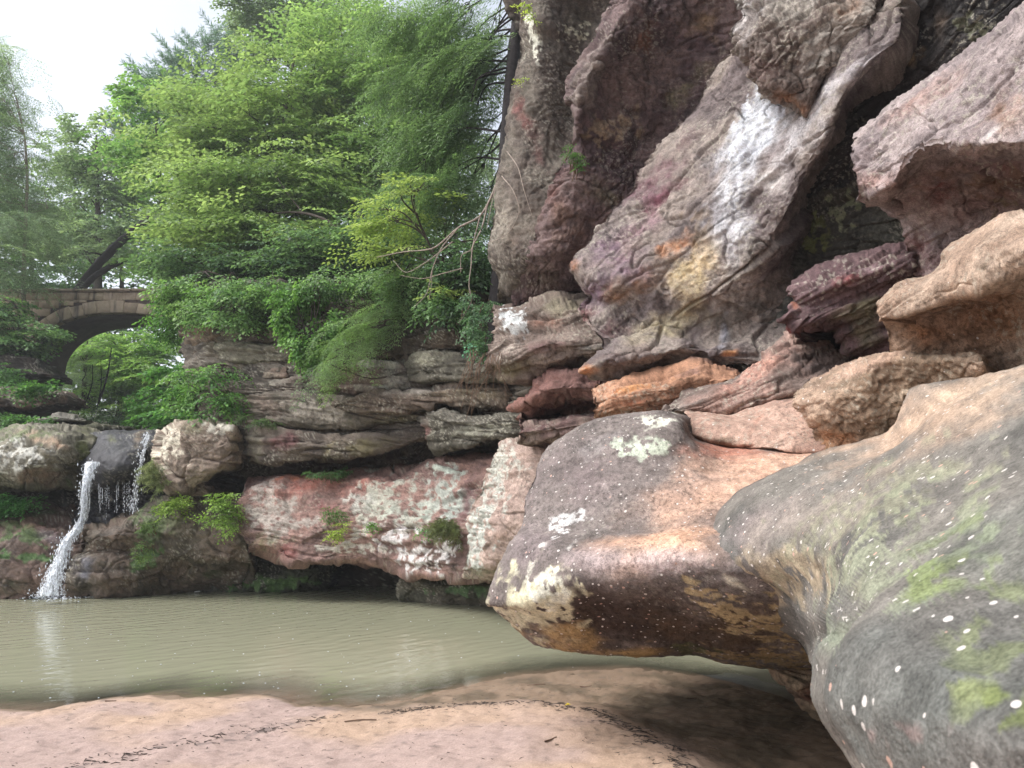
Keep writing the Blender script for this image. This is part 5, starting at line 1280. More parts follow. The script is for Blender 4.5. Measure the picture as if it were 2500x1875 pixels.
def broad_spray(r, L_=.6, nside=7, leaf=.085, wid=.6, droop=.25):
    """a flat layered twig in the XY plane, pointing along +Y"""
    B_, D_ = [], []
    def curve(p0, ang, ln, n):
        t = np.linspace(.12, 1, n)
        x = p0[0] + np.sin(ang) * ln * t; y = p0[1] + np.cos(ang) * ln * t
        z = p0[2] - droop * ln * t ** 2
        return np.stack([x, y, z], -1)
    main = curve((0, 0, 0), 0, L_, nside + 2)
    twigs = [(0.0, main)]
    for k in range(nside):
        s = 1 if k % 2 else -1
        f = (k + 1) / (nside + 1)
        ln = L_ * (.5 * (1 - f) + .16) * r.uniform(.8, 1.2)
        twigs.append((s * r.uniform(.7, 1.05), curve(main[k], s * r.uniform(.7, 1.05), ln, max(3, int(ln / (leaf * .55))))))
    for ang, c in twigs:
        for j, q in enumerate(c):
            s = 1 if j % 2 else -1
            a = ang + s * r.uniform(.5, 1.0) if j < len(c) - 1 else ang
            B_.append(q + r.normal(0, .008, 3)); D_.append((math.sin(a), math.cos(a), r.normal(-.22, .22)))
    B_ = np.array(B_); D_ = np.array(D_); D_ /= np.linalg.norm(D_, axis=1)[:, None]
    n = len(B_)
    nr = np.stack([r.normal(0, .35, n), r.normal(0, .35, n), np.ones(n)], -1)
    nr -= (nr * D_).sum(1)[:, None] * D_
    nr /= np.linalg.norm(nr, axis=1)[:, None]
    ln = leaf * r.uniform(.7, 1.15, n)
    return leaf_quads(B_, D_, nr, ln, ln * wid)

def hemlock_spray(r, L_=.8, npair=13, droop=.45):
    B_, D_, LL, WW = [], [], [], []
    for k in range(npair * 2):
        f = (k // 2 + .5 + r.uniform(-.2, .2)) / npair
        s = 1 if k % 2 else -1
        p0 = np.array([0, f * L_, -droop * L_ * f ** 2])
        ln = L_ * (.42 * (1 - f) ** .8 + .07) * r.uniform(.7, 1.15)
        ang = s * r.uniform(.75, 1.05)
        m = max(2, int(ln / .05))
        for j in range(m):
            g = (j + .3) / m
            q = p0 + np.array([math.sin(ang) * ln * g, math.cos(ang) * ln * g, -droop * .8 * ln * g ** 2])
            for s2 in (-1, 1):
                a2 = ang + s2 * r.uniform(.35, .75)
                B_.append(q); D_.append((math.sin(a2), math.cos(a2), r.normal(-.25, .15)))
                LL.append(r.uniform(.04, .075)); WW.append(.013)
    B_ = np.array(B_); D_ = np.array(D_); D_ /= np.linalg.norm(D_, axis=1)[:, None]
    n = len(B_)
    nr = np.stack([r.normal(0, .3, n), r.normal(0, .3, n), np.ones(n)], -1)
    nr -= (nr * D_).sum(1)[:, None] * D_; nr /= np.linalg.norm(nr, axis=1)[:, None]
    return leaf_quads(B_, D_, nr, np.array(LL), np.array(WW), .05)

def needle_tuft(r, L_=.5, n=90):
    t = r.uniform(0, 1, n)
    B_ = np.stack([r.normal(0, .015, n), t * L_, .15 * L_ * t ** 2], -1)
    a = r.uniform(0, 2 * np.pi, n)
    D_ = np.stack([np.cos(a) * .8, np.full(n, .75), np.sin(a) * .8], -1); D_ /= np.linalg.norm(D_, axis=1)[:, None]
    nr = np.cross(D_, r.normal(0, 1, (n, 3))); nr /= np.linalg.norm(nr, axis=1)[:, None]
    return leaf_quads(B_, D_, nr, r.uniform(.09, .14, n), np.full(n, .012), .02)

_tr = np.random.RandomState(21)
SPRAYS = {
    'beech': [broad_spray(_tr, .62, 7, .088, .58) for _ in range(5)],
    'maple': [broad_spray(_tr, .5, 6, .10, .85, .3) for _ in range(5)],
    'oak': [broad_spray(_tr, .5, 6, .12, .55, .1) for _ in range(4)],
    'ivy': [broad_spray(_tr, .34, 5, .075, .7, .5) for _ in range(4)],
    'small': [broad_spray(_tr, .3, 5, .05, .7, .2) for _ in range(4)],
    'hemlock': [hemlock_spray(_tr, .8) for _ in range(4)],
    'pine': [needle_tuft(_tr) for _ in range(4)],
}

def place_sprays(r, kind, pos, az, pitch, roll, scale, cols, colvar=.25):
    """-> V, Q, C"""
    Vs, Qs, Cs = [], [], []
    base = 0
    T = SPRAYS[kind]
    which = r.randint(0, len(T), len(pos))
    c0, c1 = lin(cols[0]), lin(cols[1])
    for k, t in enumerate(T):
        m = which == k
        if not m.any(): continue
        p, a, pi, ro, s = pos[m], az[m], pitch[m], roll[m], scale[m]
        q = t.reshape(-1, 3)
        x, y, z = q[:, 0], q[:, 1], q[:, 2]
        # roll about y, pitch about x, azimuth about z
        cr, sr = np.cos(ro)[:, None], np.sin(ro)[:, None]
        x1 = cr * x + sr * z; z1 = -sr * x + cr * z; y1 = np.broadcast_to(y, x1.shape)
        cp, sp = np.cos(pi)[:, None], np.sin(pi)[:, None]
        y2 = cp * y1 - sp * z1; z2 = sp * y1 + cp * z1
        ca, sa = np.cos(a)[:, None], np.sin(a)[:, None]
        x3 = ca * x1 + sa * y2; y3 = -sa * x1 + ca * y2
        V = np.stack([x3, y3, z2], -1) * s[:, None, None] + p[:, None]
        V = V.reshape(-1, 3)
        nl = len(V) // 4
        Qs.append(np.arange(nl * 4).reshape(-1, 4) + base)
        tone = np.clip(r.uniform(0, 1, len(p))[:, None] * .7 + r.uniform(0, 1, (len(p), len(t))) * .3, 0, 1)
        br = 1 + colvar * r.normal(0, 1, (len(p), len(t)))
        C = (c0 + (c1 - c0) * tone[..., None]) * np.clip(br, .45, 1.7)[..., None]
        Cs.append(np.repeat(C.reshape(-1, 3), 4, axis=0))
        Vs.append(V); base += len(V)
    return np.concatenate(Vs), np.concatenate(Qs), np.concatenate(Cs)

def blob_pts(r, blob, n):
    """blob = (x, y, rx, ry, Y, rY): an ellipsoid given by its size in the picture and its distance"""
    x, y, rx, ry, Y, rY = blob
    v = r.normal(0, 1, (n, 3)); v /= np.linalg.norm(v, axis=1)[:, None]
    v *= (r.uniform(0, 1, n) ** .42)[:, None]
    c = np.array(P(x, y, Y))
    k = Y / F_PX
    return c + v * np.array([rx * k, rY, ry * k])

def foliage_tree(name, label, cat, trunk, r0, r1, blobs, kind, cols, seed, scale=1.0, group=None, bark=None, droop=(-.1, .25), limbs=8, azspread=.9,
                 colvar=.25, crown="crown", twigr=.012, parent=None, layer=0.0, limbr=.3, facing=None, dens=1.0, rise=.4, clump=True):
    r = np.random.RandomState(seed)
    e = parent or empty(name, (0, 0, 0), label, cat, group)
    bark = bark or M_BARK
    A = Acc()
    tp = np.array([P(*q) if len(q) == 3 else q[:3] for q in trunk], float)
    A.tube(tp, r0, r1, 9, 26, .06)
    P_, AZ, PI_, RO, SC = [], [], [], [], []
    t = chord(tp); t /= t[-1]
    for blob in blobs:
        n = max(3, int(blob[6] * dens))
        if clump:
            m = max(3, n // 7)
            cc = blob_pts(r, blob[:6], m)
            sg = min(.22 * scale * blob[4] / 19, .3 * blob[2] * blob[4] / F_PX, .9 * blob[3] * blob[4] / F_PX)
            p = cc[r.randint(0, m, n)] + r.normal(0, 1, (n, 3)) * np.array([1.5 * sg, 1.5 * sg, .45 * sg])
        else:
            p = blob_pts(r, blob[:6], n)
        if layer and not clump:
            p[:, 2] = np.round(p[:, 2] / layer) * layer + r.normal(0, layer * .12, n)
        c = np.array(P(blob[0], blob[1], blob[4]))
        f = np.array([np.interp(r.uniform(.35, .95), t, tp[:, k]) for k in range(3)])
        # limb from the trunk to the clump, then twigs out to sprays
        nl = max(2, min(limbs, n // 12))
        for _ in range(nl):
            q = p[r.randint(n)]
            hd = np.hypot(*(q[:2] - tp[:, :2].mean(axis=0)))
            fi = float(np.interp(q[2] - rise * hd + r.normal(0, .25), tp[:, 2], t))
            s0 = np.array([np.interp(fi, t, tp[:, k]) for k in range(3)])
            if np.linalg.norm(q - s0) < .3: continue
            mid = s0 * .5 + q * .5 + np.array([0, 0, .12 * np.linalg.norm(q - s0)]) + r.normal(0, .12, 3)
            lr = min(r1 + (r0 - r1) * (1 - fi), r0) * limbr
            A.tube([s0, mid, q], max(lr, twigr * 1.5), twigr * .6, 5, 9)
            near = p[np.argsort(((p - q) ** 2).sum(1))[:5]]
            for w in near[1:]:
                st = mid * .35 + q * .65
                A.tube([st, (st + w) / 2 + r.normal(0, .04, 3), w], twigr * .8, twigr * .35, 4, 5)
        ax = tp.mean(axis=0)
        dx, dy = p[:, 0] - ax[0], p[:, 1] - ax[1]
        az = np.arctan2(dx, dy) + r.normal(0, azspread, n)
        if facing is not None:
            az = facing + r.normal(0, azspread, n)
        P_.append(p); AZ.append(az); PI_.append(-r.uniform(*droop, n)); RO.append(r.normal(0, .25, n)); SC.append(scale * r.uniform(.75, 1.25, n))
    V, Q, C = place_sprays(r, kind, np.concatenate(P_), np.concatenate(AZ), np.concatenate(PI_), np.concatenate(RO), np.concatenate(SC), cols, colvar)
    A.build("trunk", bark, e)
    o = mesh_obj(crown, V, [Q], M_LEAF, e, False, C)
    return e

G_BEECH = ((118, 146, 96), (170, 192, 128))
G_DEEP = ((80, 110, 80), (118, 148, 104))
G_HEM = ((92, 120, 84), (132, 158, 112))
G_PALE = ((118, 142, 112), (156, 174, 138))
G_DARK = ((62, 90, 68), (122, 152, 106))
G_YEL = ((146, 172, 74), (186, 200, 104))
FT = "trees on the slope above the pool"

foliage_tree("hemlock_tree", "tall feathery hemlock at the left end of the bridge", "tree", [(55, 900, 23), (60, 600, 23), (66, 420, 23), (60, 330, 23)], .08, .03,
    [(10, 130, 40, 70, 23, .8, 40), (30, 240, 55, 70, 23, 1.0, 70), (40, 350, 65, 70, 23, 1.1, 90), (40, 460, 75, 80, 23, 1.3, 110), (10, 580, 90, 80, 22.5, 1.4, 120), (-140, 300, 100, 250, 23, 1.4, 140), (-10, 660, 80, 60, 22, 1.2, 70)],
    'hemlock', ((126, 150, 122), (164, 184, 148)), 1, 1.45, FT, M_TWIG, dens=1.0, droop=(-.1, .6), limbr=.2, rise=0, limbs=5)
foliage_tree("maple_bush", "leafy maple bush hiding the left end of the bridge", "bush", [(10, 900, 21), (30, 840, 21), (50, 780, 21)], .06, .02,
    [(10, 765, 80, 46, 21, .7, 130), (80, 812, 50, 34, 20.8, .5, 70), (10, 850, 60, 24, 20.6, .5, 50), (-100, 800, 100, 90, 21, 1, 100)], 'maple', ((82, 120, 80), (136, 168, 108)), 2, 1.0, None, layer=.25)
foliage_tree("maple_tree", "bright young maple leaning over the bridge", "tree", [(420, 740, 25), (400, 560, 25), (385, 380, 25), (380, 240, 25)], .13, .03,
    [(400, 280, 70, 90, 25, 1.2, 190), (450, 420, 110, 110, 25, 1.5, 380), (360, 380, 60, 70, 25, 1.0, 140), (470, 560, 60, 80, 25, 1.5, 240), (500, 610, 100, 60, 24.5, 1.2, 230), (400, 650, 50, 34, 25, .8, 70)],
    'maple', ((104, 146, 88), (156, 190, 118)), 3, 1.45, FT, layer=.38, dens=.55)
foliage_tree("beech_tree", "broad yellow green beech filling the middle of the slope", "tree", [(640, 760, 19.5), (660, 560, 19.5), (690, 330, 20), (720, 130, 20)], .17, .03,
    [(640, 210, 100, 70, 20, 1.3, 260), (560, 330, 110, 90, 20, 1.4, 380), (700, 330, 110, 90, 19.5, 1.4, 380), (600, 460, 130, 80, 19, 1.4, 400), (740, 470, 110, 80, 18.5, 1.2, 300), (560, 570, 120, 60, 18, 1.2, 260), (700, 590, 110, 50, 18, 1.0, 170), (780, 230, 90, 90, 20, 1.2, 260), (520, 230, 50, 60, 21, 1, 100)],
    'beech', G_BEECH, 4, 1.55, FT, layer=.42, limbs=10, dens=.55)
foliage_tree("beech_tree", "upright beech crown behind the drooping hemlock boughs", "tree", [(860, 760, 21), (860, 500, 21), (860, 250, 21), (870, 40, 21)], .16, .03,
    [(860, 120, 110, 90, 21, 1.4, 320), (880, 270, 110, 90, 20.5, 1.4, 320), (840, 420, 110, 80, 20, 1.3, 280), (980, 160, 110, 130, 20, 1.4, 340), (960, 350, 90, 90, 19, 1.2, 220)], 'beech', ((114, 146, 96), (166, 192, 126)), 5, 1.55, FT, layer=.42, dens=.6)
foliage_tree("oak_tree", "grey green oak boughs high against the sky", "tree", [(900, 760, 30), (860, 400, 30), (800, 100, 30), (740, -40, 30)], .25, .06,
    [(620, 25, 65, 40, 29, 1.4, 130), (720, 40, 80, 60, 29, 1.6, 180), (820, 20, 80, 60, 29, 1.6, 150), (650, 130, 50, 40, 29, 1, 50), (760, 120, 60, 40, 29, 1, 80)], 'oak', G_PALE, 6, 1.35, FT, limbs=14)
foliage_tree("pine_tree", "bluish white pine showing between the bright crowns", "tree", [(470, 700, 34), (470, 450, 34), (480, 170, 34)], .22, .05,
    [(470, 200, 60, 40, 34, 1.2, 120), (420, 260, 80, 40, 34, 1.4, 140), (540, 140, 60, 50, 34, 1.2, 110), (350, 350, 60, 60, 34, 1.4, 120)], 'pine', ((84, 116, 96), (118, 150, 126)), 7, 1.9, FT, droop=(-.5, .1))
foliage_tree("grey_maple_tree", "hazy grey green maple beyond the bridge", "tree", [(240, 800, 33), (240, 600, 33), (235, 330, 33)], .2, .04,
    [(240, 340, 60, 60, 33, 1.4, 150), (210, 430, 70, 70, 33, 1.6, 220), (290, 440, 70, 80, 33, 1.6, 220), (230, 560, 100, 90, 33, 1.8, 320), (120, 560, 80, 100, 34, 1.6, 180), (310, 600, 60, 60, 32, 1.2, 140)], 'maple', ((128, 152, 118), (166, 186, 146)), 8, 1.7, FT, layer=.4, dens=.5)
foliage_tree("hemlock_tree", "dark hemlock with drooping feathery boughs beside the cliff corner", "tree", [(1205, 860, 11.6), (1222, 600, 11.7), (1240, 300, 11.8), (1275, -60, 11.8)], .13, .10,
    [(1080, 50, 130, 60, 13.5, 1.0, 190), (1140, 170, 100, 80, 13.0, .9, 170), (1060, 190, 80, 60, 13.8, .9, 100), (1130, 300, 90, 80, 13.2, .9, 140), (1040, 350, 70, 50, 13.6, .8, 70), (1150, 430, 70, 70, 12.9, .8, 90), (1060, 470, 60, 40, 13.4, .7, 40), (1190, 80, 60, 90, 12.6, .7, 80)],
    'hemlock', G_HEM, 9, 1.3, FT, M_DARKBARK, droop=(.1, .75), facing=-1.9, azspread=.55, limbs=4, dens=.55, limbr=.2, rise=-.12)
foliage_tree("hemlock_sapling", "young hemlock with soft boughs hanging in front of the rock beds", "tree", [(1000, 905, 12.7), (985, 820, 12.8), (985, 740, 12.9), (960, 660, 13)], .05, .02,
    [(910, 725, 80, 34, 12.6, .6, 50), (980, 690, 80, 36, 12.8, .6, 40), (890, 815, 60, 34, 12.4, .4, 42), (850, 880, 40, 36, 12.3, .3, 26), (950, 785, 50, 16, 12.6, .4, 18)],
    'hemlock', ((94, 124, 80), (140, 168, 112)), 10, .9, None, droop=(.0, .9), facing=-1.9, azspread=1.0, dens=.55)
foliage_tree("leafy_vine", "bright green creeper hanging like a curtain down the wall", "vine", [(770, 690, 13.4), (760, 780, 13.4), (770, 870, 13.3)], .02, .01,
    [(735, 705, 44, 34, 13.5, .3, 55), (715, 760, 26, 50, 13.3, .2, 55), (795, 800, 24, 70, 13.2, .15, 60), (750, 830, 30, 50, 13.2, .15, 50)], 'ivy', ((84, 128, 70), (136, 176, 98)), 11, 1.0, None, droop=(.5, 1.2))
foliage_tree("bright_sapling", "yellow green sapling spray glowing in front of the dark hemlock", "tree", [(1095, 745, 12.2), (1070, 640, 12.2), (1030, 560, 12.3), (1010, 490, 12.3)], .025, .008,
    [(985, 500, 90, 22, 12.3, .35, 34), (950, 545, 60, 32, 12.2, .35, 44), (920, 612, 70, 14, 12.2, .3, 22), (1040, 470, 40, 22, 12.3, .3, 14), (1080, 725, 24, 14, 11.9, .2, 10)], 'beech', ((136, 160, 92), (178, 196, 122)), 12, .85, None, layer=.16, colvar=.15, dens=.6)
# dark understorey along the top of the wall
for k, (blobs, cols, lab, tr) in enumerate([
    ([(520, 660, 90, 40, 17, .9, 170), (620, 660, 90, 50, 16.5, .9, 190), (440, 640, 60, 40, 18, .8, 100)], G_DARK, "dark shrub thicket above the pale cap rock", [(520, 720, 17), (540, 680, 17), (560, 640, 17)]),
    ([(800, 620, 110, 60, 16.5, .9, 220), (900, 600, 100, 70, 16, .9, 200), (760, 660, 70, 40, 16, .7, 120)], G_DARK, "dark shrub thicket behind the hanging creeper", [(820, 740, 16.5), (830, 660, 16.5), (850, 580, 16.5)]),
    ([(1040, 600, 100, 80, 15, .9, 160), (1140, 560, 70, 120, 14, .7, 130)], G_DARK, "dark shrub thicket in the gap beside the cliff corner", [(1080, 760, 14.5), (1080, 640, 14.5), (1090, 520, 14.5)]),
    ([(450, 765, 30, 36, 16, .4, 36), (425, 790, 18, 30, 16.4, .4, 22), (480, 742, 44, 14, 15.4, .3, 20)], ((60, 104, 58), (112, 156, 78)), "leafy shrub spilling over the right end of the bridge", [(450, 800, 16), (450, 770, 16), (455, 740, 16)]),
    ([(640, 748, 60, 12, 14.6, .3, 20), (540, 715, 50, 10, 14.8, .3, 14), (600, 695, 80, 12, 15.2, .4, 24)], ((84, 130, 66), (136, 176, 90)), "thin leafy branches hanging over the dark overhang", [(700, 720, 15), (640, 715, 15), (560, 715, 15)]),
    ([(480, 700, 70, 22, 15.2, .4, 60), (600, 705, 80, 26, 14.4, .4, 80), (520, 745, 60, 16, 14.6, .3, 40), (660, 720, 60, 26, 14.1, .3, 60), (590, 775, 60, 14, 14.0, .2, 34)], ((84, 122, 78), (140, 172, 108)), "leafy boughs draping over the rim of the wall", [(600, 700, 15), (570, 690, 14.9), (540, 700, 14.8)]),
    ([(1080, 660, 60, 60, 12.6, .4, 90), (1150, 640, 50, 80, 12.2, .4, 90), (1020, 700, 60, 40, 12.9, .4, 60), (1120, 740, 50, 40, 11.9, .3, 50)], ((66, 96, 72), (116, 148, 100)), "dim leafy growth in the corner between wall and cliff", [(1110, 800, 12.4), (1110, 700, 12.4), (1115, 600, 12.4)]),
    ([(820, 690, 70, 30, 13.7, .4, 70), (900, 670, 70, 30, 13.4, .4, 60)], ((84, 120, 78), (136, 168, 106)), "green boughs above the hanging creeper", [(860, 720, 14), (850, 690, 14), (840, 660, 13.9)]),
    ([(520, 905, 50, 18, 13.8, .25, 24), (470, 940, 50, 24, 14.2, .3, 26), (560, 960, 44, 12, 13.5, .25, 14), (540, 990, 30, 8, 13.4, .2, 6)], ((70, 116, 66), (126, 164, 92)), "light green shrub growing from the ledge beside the arch", [(540, 960, 13.9), (520, 930, 13.9), (500, 905, 13.9)]),
    ]):
    foliage_tree("shrub", lab, "shrub", tr, .03, .01, blobs, 'beech' if k != 2 else 'small', cols, 40 + k, .85 if k > 2 else 1.15, None, limbs=10, colvar=.4, dens=.75 if k < 3 else 1, droop=(-.1, .25) if k < 3 else (.1, .8))
# forest seen under and behind the bridge
for k, (blobs, cols, lab, tr, rr, kind) in enumerate([
    ([(330, 860, 90, 60, 31, 1.4, 300), (380, 940, 70, 70, 30, 1.2, 260), (290, 970, 80, 50, 31, 1.2, 200), (220, 890, 70, 60, 32, 1.2, 160)], ((124, 166, 96), (176, 206, 124)), "sunlit maple growth seen through the bridge arch", [(330, 1040, 34), (335, 940, 34), (340, 820, 34)], .08, 'maple'),
    ([(210, 850, 80, 60, 31, 1.4, 130), (190, 930, 70, 60, 30, 1.4, 120), (260, 930, 60, 50, 32, 1.2, 80)], G_PALE, "grey green hemlock seen through the bridge arch", [(205, 1000, 30), (208, 900, 30), (214, 830, 30)], .14, 'hemlock'),
    ([(410, 1000, 50, 36, 22, .6, 70), (425, 930, 26, 50, 21, .5, 50), (440, 1020, 40, 24, 20, .5, 40)], ((72, 124, 66), (118, 164, 86)), "bushy maple shoots beside the stream right of the arch", [(420, 1060, 21), (415, 1000, 21), (410, 940, 21)], .04, 'maple'),
    ([(260, 1010, 90, 30, 24, .8, 100), (330, 1035, 60, 20, 23, .6, 60)], G_DARK, "dark low growth on the stream bank", [(280, 1050, 24), (280, 1020, 24), (290, 1000, 24)], .03, 'small'),
    ]):
    foliage_tree("maple_tree" if kind != 'small' else "shrub", lab, "tree" if kind != 'small' else "shrub", tr, rr, .02, blobs, kind, cols, 60 + k, 1.2 if kind != 'small' else 1.6, None, limbs=6)
rt = np.random.RandomState(77)
# backing trees that close the wood
k = 0
for row, (Y, y0, n) in enumerate([(40, 600, 7), (52, 560, 6)]):
    for j in range(n):
        x = -100 + (j + .5 * row) * 1450 / n + rt.uniform(-40, 40)
        top = y0 - rt.uniform(0, 90) - (140 if x > 420 else 0)
        bl = [(x, top, 100, 90, Y, 2.2, 130), (x + rt.uniform(-60, 60), top + 150, 130, 110, Y, 2.5, 170), (x + rt.uniform(-60, 60), top + 330, 130, 120, Y, 2.5, 150)]
        where = ["beyond the bridge", "behind the beech crowns", "behind the hemlock"][0 if x < 400 else 1 if x < 850 else 2]
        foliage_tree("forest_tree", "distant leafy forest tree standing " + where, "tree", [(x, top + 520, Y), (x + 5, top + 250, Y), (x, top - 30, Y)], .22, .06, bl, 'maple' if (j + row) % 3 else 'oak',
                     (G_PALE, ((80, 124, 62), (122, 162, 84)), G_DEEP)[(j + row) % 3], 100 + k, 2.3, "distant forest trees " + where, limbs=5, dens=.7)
        k += 1
# slim bare stems under the arch
for k, (x0, y0, x1, y1, w) in enumerate([(240, 985, 272, 850, .035), (236, 1000, 246, 880, .02), (213, 975, 226, 890, .02), (200, 930, 205, 900, .02)]):
    A = Acc(); A.tube([P(x0, y0, 25), P((x0 + x1) / 2 + 6, (y0 + y1) / 2, 25), P(x1, y1, 25)], w, w * .5, 6, 10)
    o = A.build("sapling_stem", M_DARKBARK); tag(o, "thin dark sapling stem under the bridge arch", "sapling", "sapling stems under the arch")

# ------------------------------------------------------------------ dead wood
log = empty("fallen_tree", (0, 0, 0), "dark dead forked trunk leaning across the bridge", "dead tree")
A = Acc(); A.tube([P(186, 716, 24.8), P(240, 645, 24.6), P(300, 585, 23.8), P(376, 524, 23.0)], .16, .10, 9, 24, .08); A.build("trunk", M_DARKBARK, log)
A = Acc(); A.tube([P(192, 716, 24.7), P(225, 680, 24.5), P(262, 655, 24.4), P(312, 632, 24.3)], .11, .08, 8, 18, .08); A.build("branch", M_DARKBARK, log)
A = Acc(); A.tube([P(252, 632, 24.5), P(246, 622, 24.3), P(232, 618, 24.1), P(216, 618, 23.9)], .05, .02, 6, 12); A.build("branch", M_DARKBARK, log)
A = Acc(); A.tube([P(282, 600, 24.4), P(278, 594, 24.2), P(270, 592, 24.1)], .04, .015, 6, 8); A.build("branch", M_DARKBARK, log)

def dead_branch(name, label, segs, mat=M_TWIG, cat="branch"):
    e = empty(name, (0, 0, 0), label, cat)
    for k, (pts, a, b) in enumerate(segs):
        A = Acc(); A.tube([P(*q) for q in pts], a, b, 6, max(8, 4 * len(pts)), .05); A.build("limb" if k == 0 else "twig", mat, e)
    return e
dead_branch("dead_branch", "crooked grey dead branch hanging down beside the cliff corner", [
    ([(1250, 250, 11.2), (1240, 330, 11.0), (1222, 420, 10.8), (1195, 490, 10.8), (1172, 528, 10.8), (1120, 555, 10.9), (1060, 605, 11.1), (985, 615, 11.3), (920, 628, 11.4)], .028, .006),
    ([(1172, 528, 10.8), (1160, 575, 10.8), (1150, 610, 10.8), (1128, 622, 10.9), (1125, 665, 10.9)], .012, .005),
    ([(1190, 500, 10.8), (1175, 560, 10.7), (1155, 600, 10.7), (1150, 650, 10.7), (1145, 700, 10.7), (1150, 740, 10.7), (1130, 770, 10.7)], .012, .005),
    ([(1120, 555, 10.9), (1075, 610, 11), (1055, 660, 11), (1040, 720, 11), (1010, 750, 11)], .012, .004),
    ([(1105, 590, 10.9), (1040, 640, 11), (990, 665, 11.1), (960, 635, 11.2)], .009, .004), ([(1130, 655, 10.9), (1080, 668, 10.9), (1035, 680, 11), (975, 672, 11.1)], .008, .003),
    ([(1055, 660, 11), (1053, 700, 11), (1048, 730, 11)], .007, .003), ([(1145, 700, 10.7), (1152, 735, 10.7), (1140, 760, 10.7), (1120, 788, 10.7)], .008, .003), ([(1215, 440, 10.8), (1200, 500, 10.7), (1188, 560, 10.7)], .009, .004)])
dead_branch("dead_twig", "pale thin twig bowing in front of the grey brown cliff", [([(1238, 370, 9.6), (1265, 410, 9.4), (1278, 460, 9.3), (1300, 530, 9.3)], .009, .004), ([(1225, 430, 9.6), (1255, 470, 9.4), (1268, 510, 9.4), (1240, 570, 9.5), (1195, 592, 9.7)], .008, .004)])
dead_branch("arching_branch", "long curved brown branch arching above the dark shrubs", [([(845, 580, 16), (800, 540, 16.2), (740, 520, 16.6), (680, 520, 17), (620, 540, 17.4)], .04, .015), ([(740, 520, 16.6), (700, 470, 16.8), (670, 420, 17)], .02, .008)], M_BARK)
roots = empty("hanging_roots", (0, 0, 0), "tangle of thin brown roots dangling from the ledge", "roots")
rr = np.random.RandomState(31)
for k in range(30):
    x = rr.uniform(1140, 1230); y = rr.uniform(850, 890); Y = rr.uniform(9.4, 9.9)
    ln = rr.uniform(40, 140); sw = rr.normal(0, 26) - 12
    A = Acc(); A.tube([P(x, y, Y), P(x + sw * .3 + rr.normal(0, 4), y + ln * .3, Y - .1), P(x + sw * .8 + rr.normal(0, 6), y + ln * .7, Y - .08), P(x + sw + rr.normal(0, 8), y + ln, Y)], .006, .003, 4, 10)
    A.build("root", M_ROOT, roots)

# ------------------------------------------------------------------ small plants on the rocks
def plant(name, label, cat, spots, kind, cols, seed, scale=.6, tilt=(-.3, .6), group=None):
    r = np.random.RandomState(seed)
    e = empty(name, (0, 0, 0), label, cat, group)
    Pn, n = [], 0
    for (x, y, rx, ry, Y, rY, m) in spots:
        Pn.append(blob_pts(r, (x, y, rx, ry, Y, rY), m)); n += m
    Pn = np.concatenate(Pn)
    V, Q, C = place_sprays(r, kind, Pn, r.uniform(2.2, 4.1, n), -r.uniform(*tilt, n), r.normal(0, .4, n), scale * r.uniform(.7, 1.3, n), cols)
    mesh_obj("leaves", V, [Q], M_LEAF, e, False, C)
    A = Acc()
    for p in Pn[::3]:
        A.tube([p, p + np.array([r.normal(0, .03), .12, -.12])], .005, .006, 4, 4)
    A.build("stems", M_ROOT, e)["kind"] = "stuff"
    return e
plant("fern_clump", "yellow green fern clump on the ledge right of the waterfall", "fern", [(445, 1225, 30, 22, 13.0, .15, 26), (415, 1240, 26, 24, 12.9, .15, 24)], 'small', ((112, 140, 62), (150, 176, 80)), 201, .8)
plant("fern_clump", "bright fern clump hanging beside the red lichen slab", "fern", [(545, 1225, 34, 24, 12.85, .15, 30), (530, 1265, 34, 14, 12.8, .15, 16), (560, 1275, 28, 26, 12.75, .15, 26), (570, 1240, 16, 30, 12.8, .1, 16)], 'small', ((112, 146, 70), (156, 184, 98)), 202, .8)
plant("leafy_plant", "dark green leafy plant under the left bank rock", "plant", [(40, 1225, 55, 18, 13.6, .2, 50), (0, 1230, 50, 20, 13.6, .2, 30)], 'ivy', ((62, 112, 62), (96, 150, 84)), 203, .8)
plant("moss_plants", "green seedlings in the pocket of the red lichen slab", "plant", [(815, 1262, 22, 24, 12.35, .1, 34)], 'small', ((74, 112, 60), (104, 142, 76)), 204, .55)
plant("fern_clump", "small yellow fern on the pale edge of the red slab", "fern", [(820, 1302, 24, 10, 12.2, .1, 14), (832, 1285, 8, 12, 12.2, .1, 6)], 'small', ((140, 166, 70), (170, 188, 90)), 205, .6)
plant("leafy_plant", "tiny round leafed plant on the red slab", "plant", [(908, 1280, 10, 6, 12.1, .06, 7)], 'ivy', ((92, 140, 70), (120, 160, 80)), 206, .5)
plant("grass_tuft", "drooping grass tuft on the dark edge of the red slab", "grass", [(1085, 1275, 34, 14, 11.35, .12, 34), (1110, 1280, 14, 14, 11.3, .1, 12)], 'pine', ((98, 112, 74), (130, 134, 96)), 207, .55, (.5, 1.3))
plant("leafy_plant", "thin green trailing plant on the dark edge of the red slab", "plant", [(1030, 1292, 26, 8, 11.5, .06, 8)], 'small', ((80, 140, 80), (110, 160, 90)), 208, .6)
plant("grass_tuft", "long grass blades beside the thin waterfall", "grass", [(378, 1140, 14, 30, 13.0, .1, 20), (394, 1170, 10, 20, 13.0, .1, 12)], 'pine', ((120, 136, 96), (150, 156, 116)), 209, .6, (.2, 1.3))
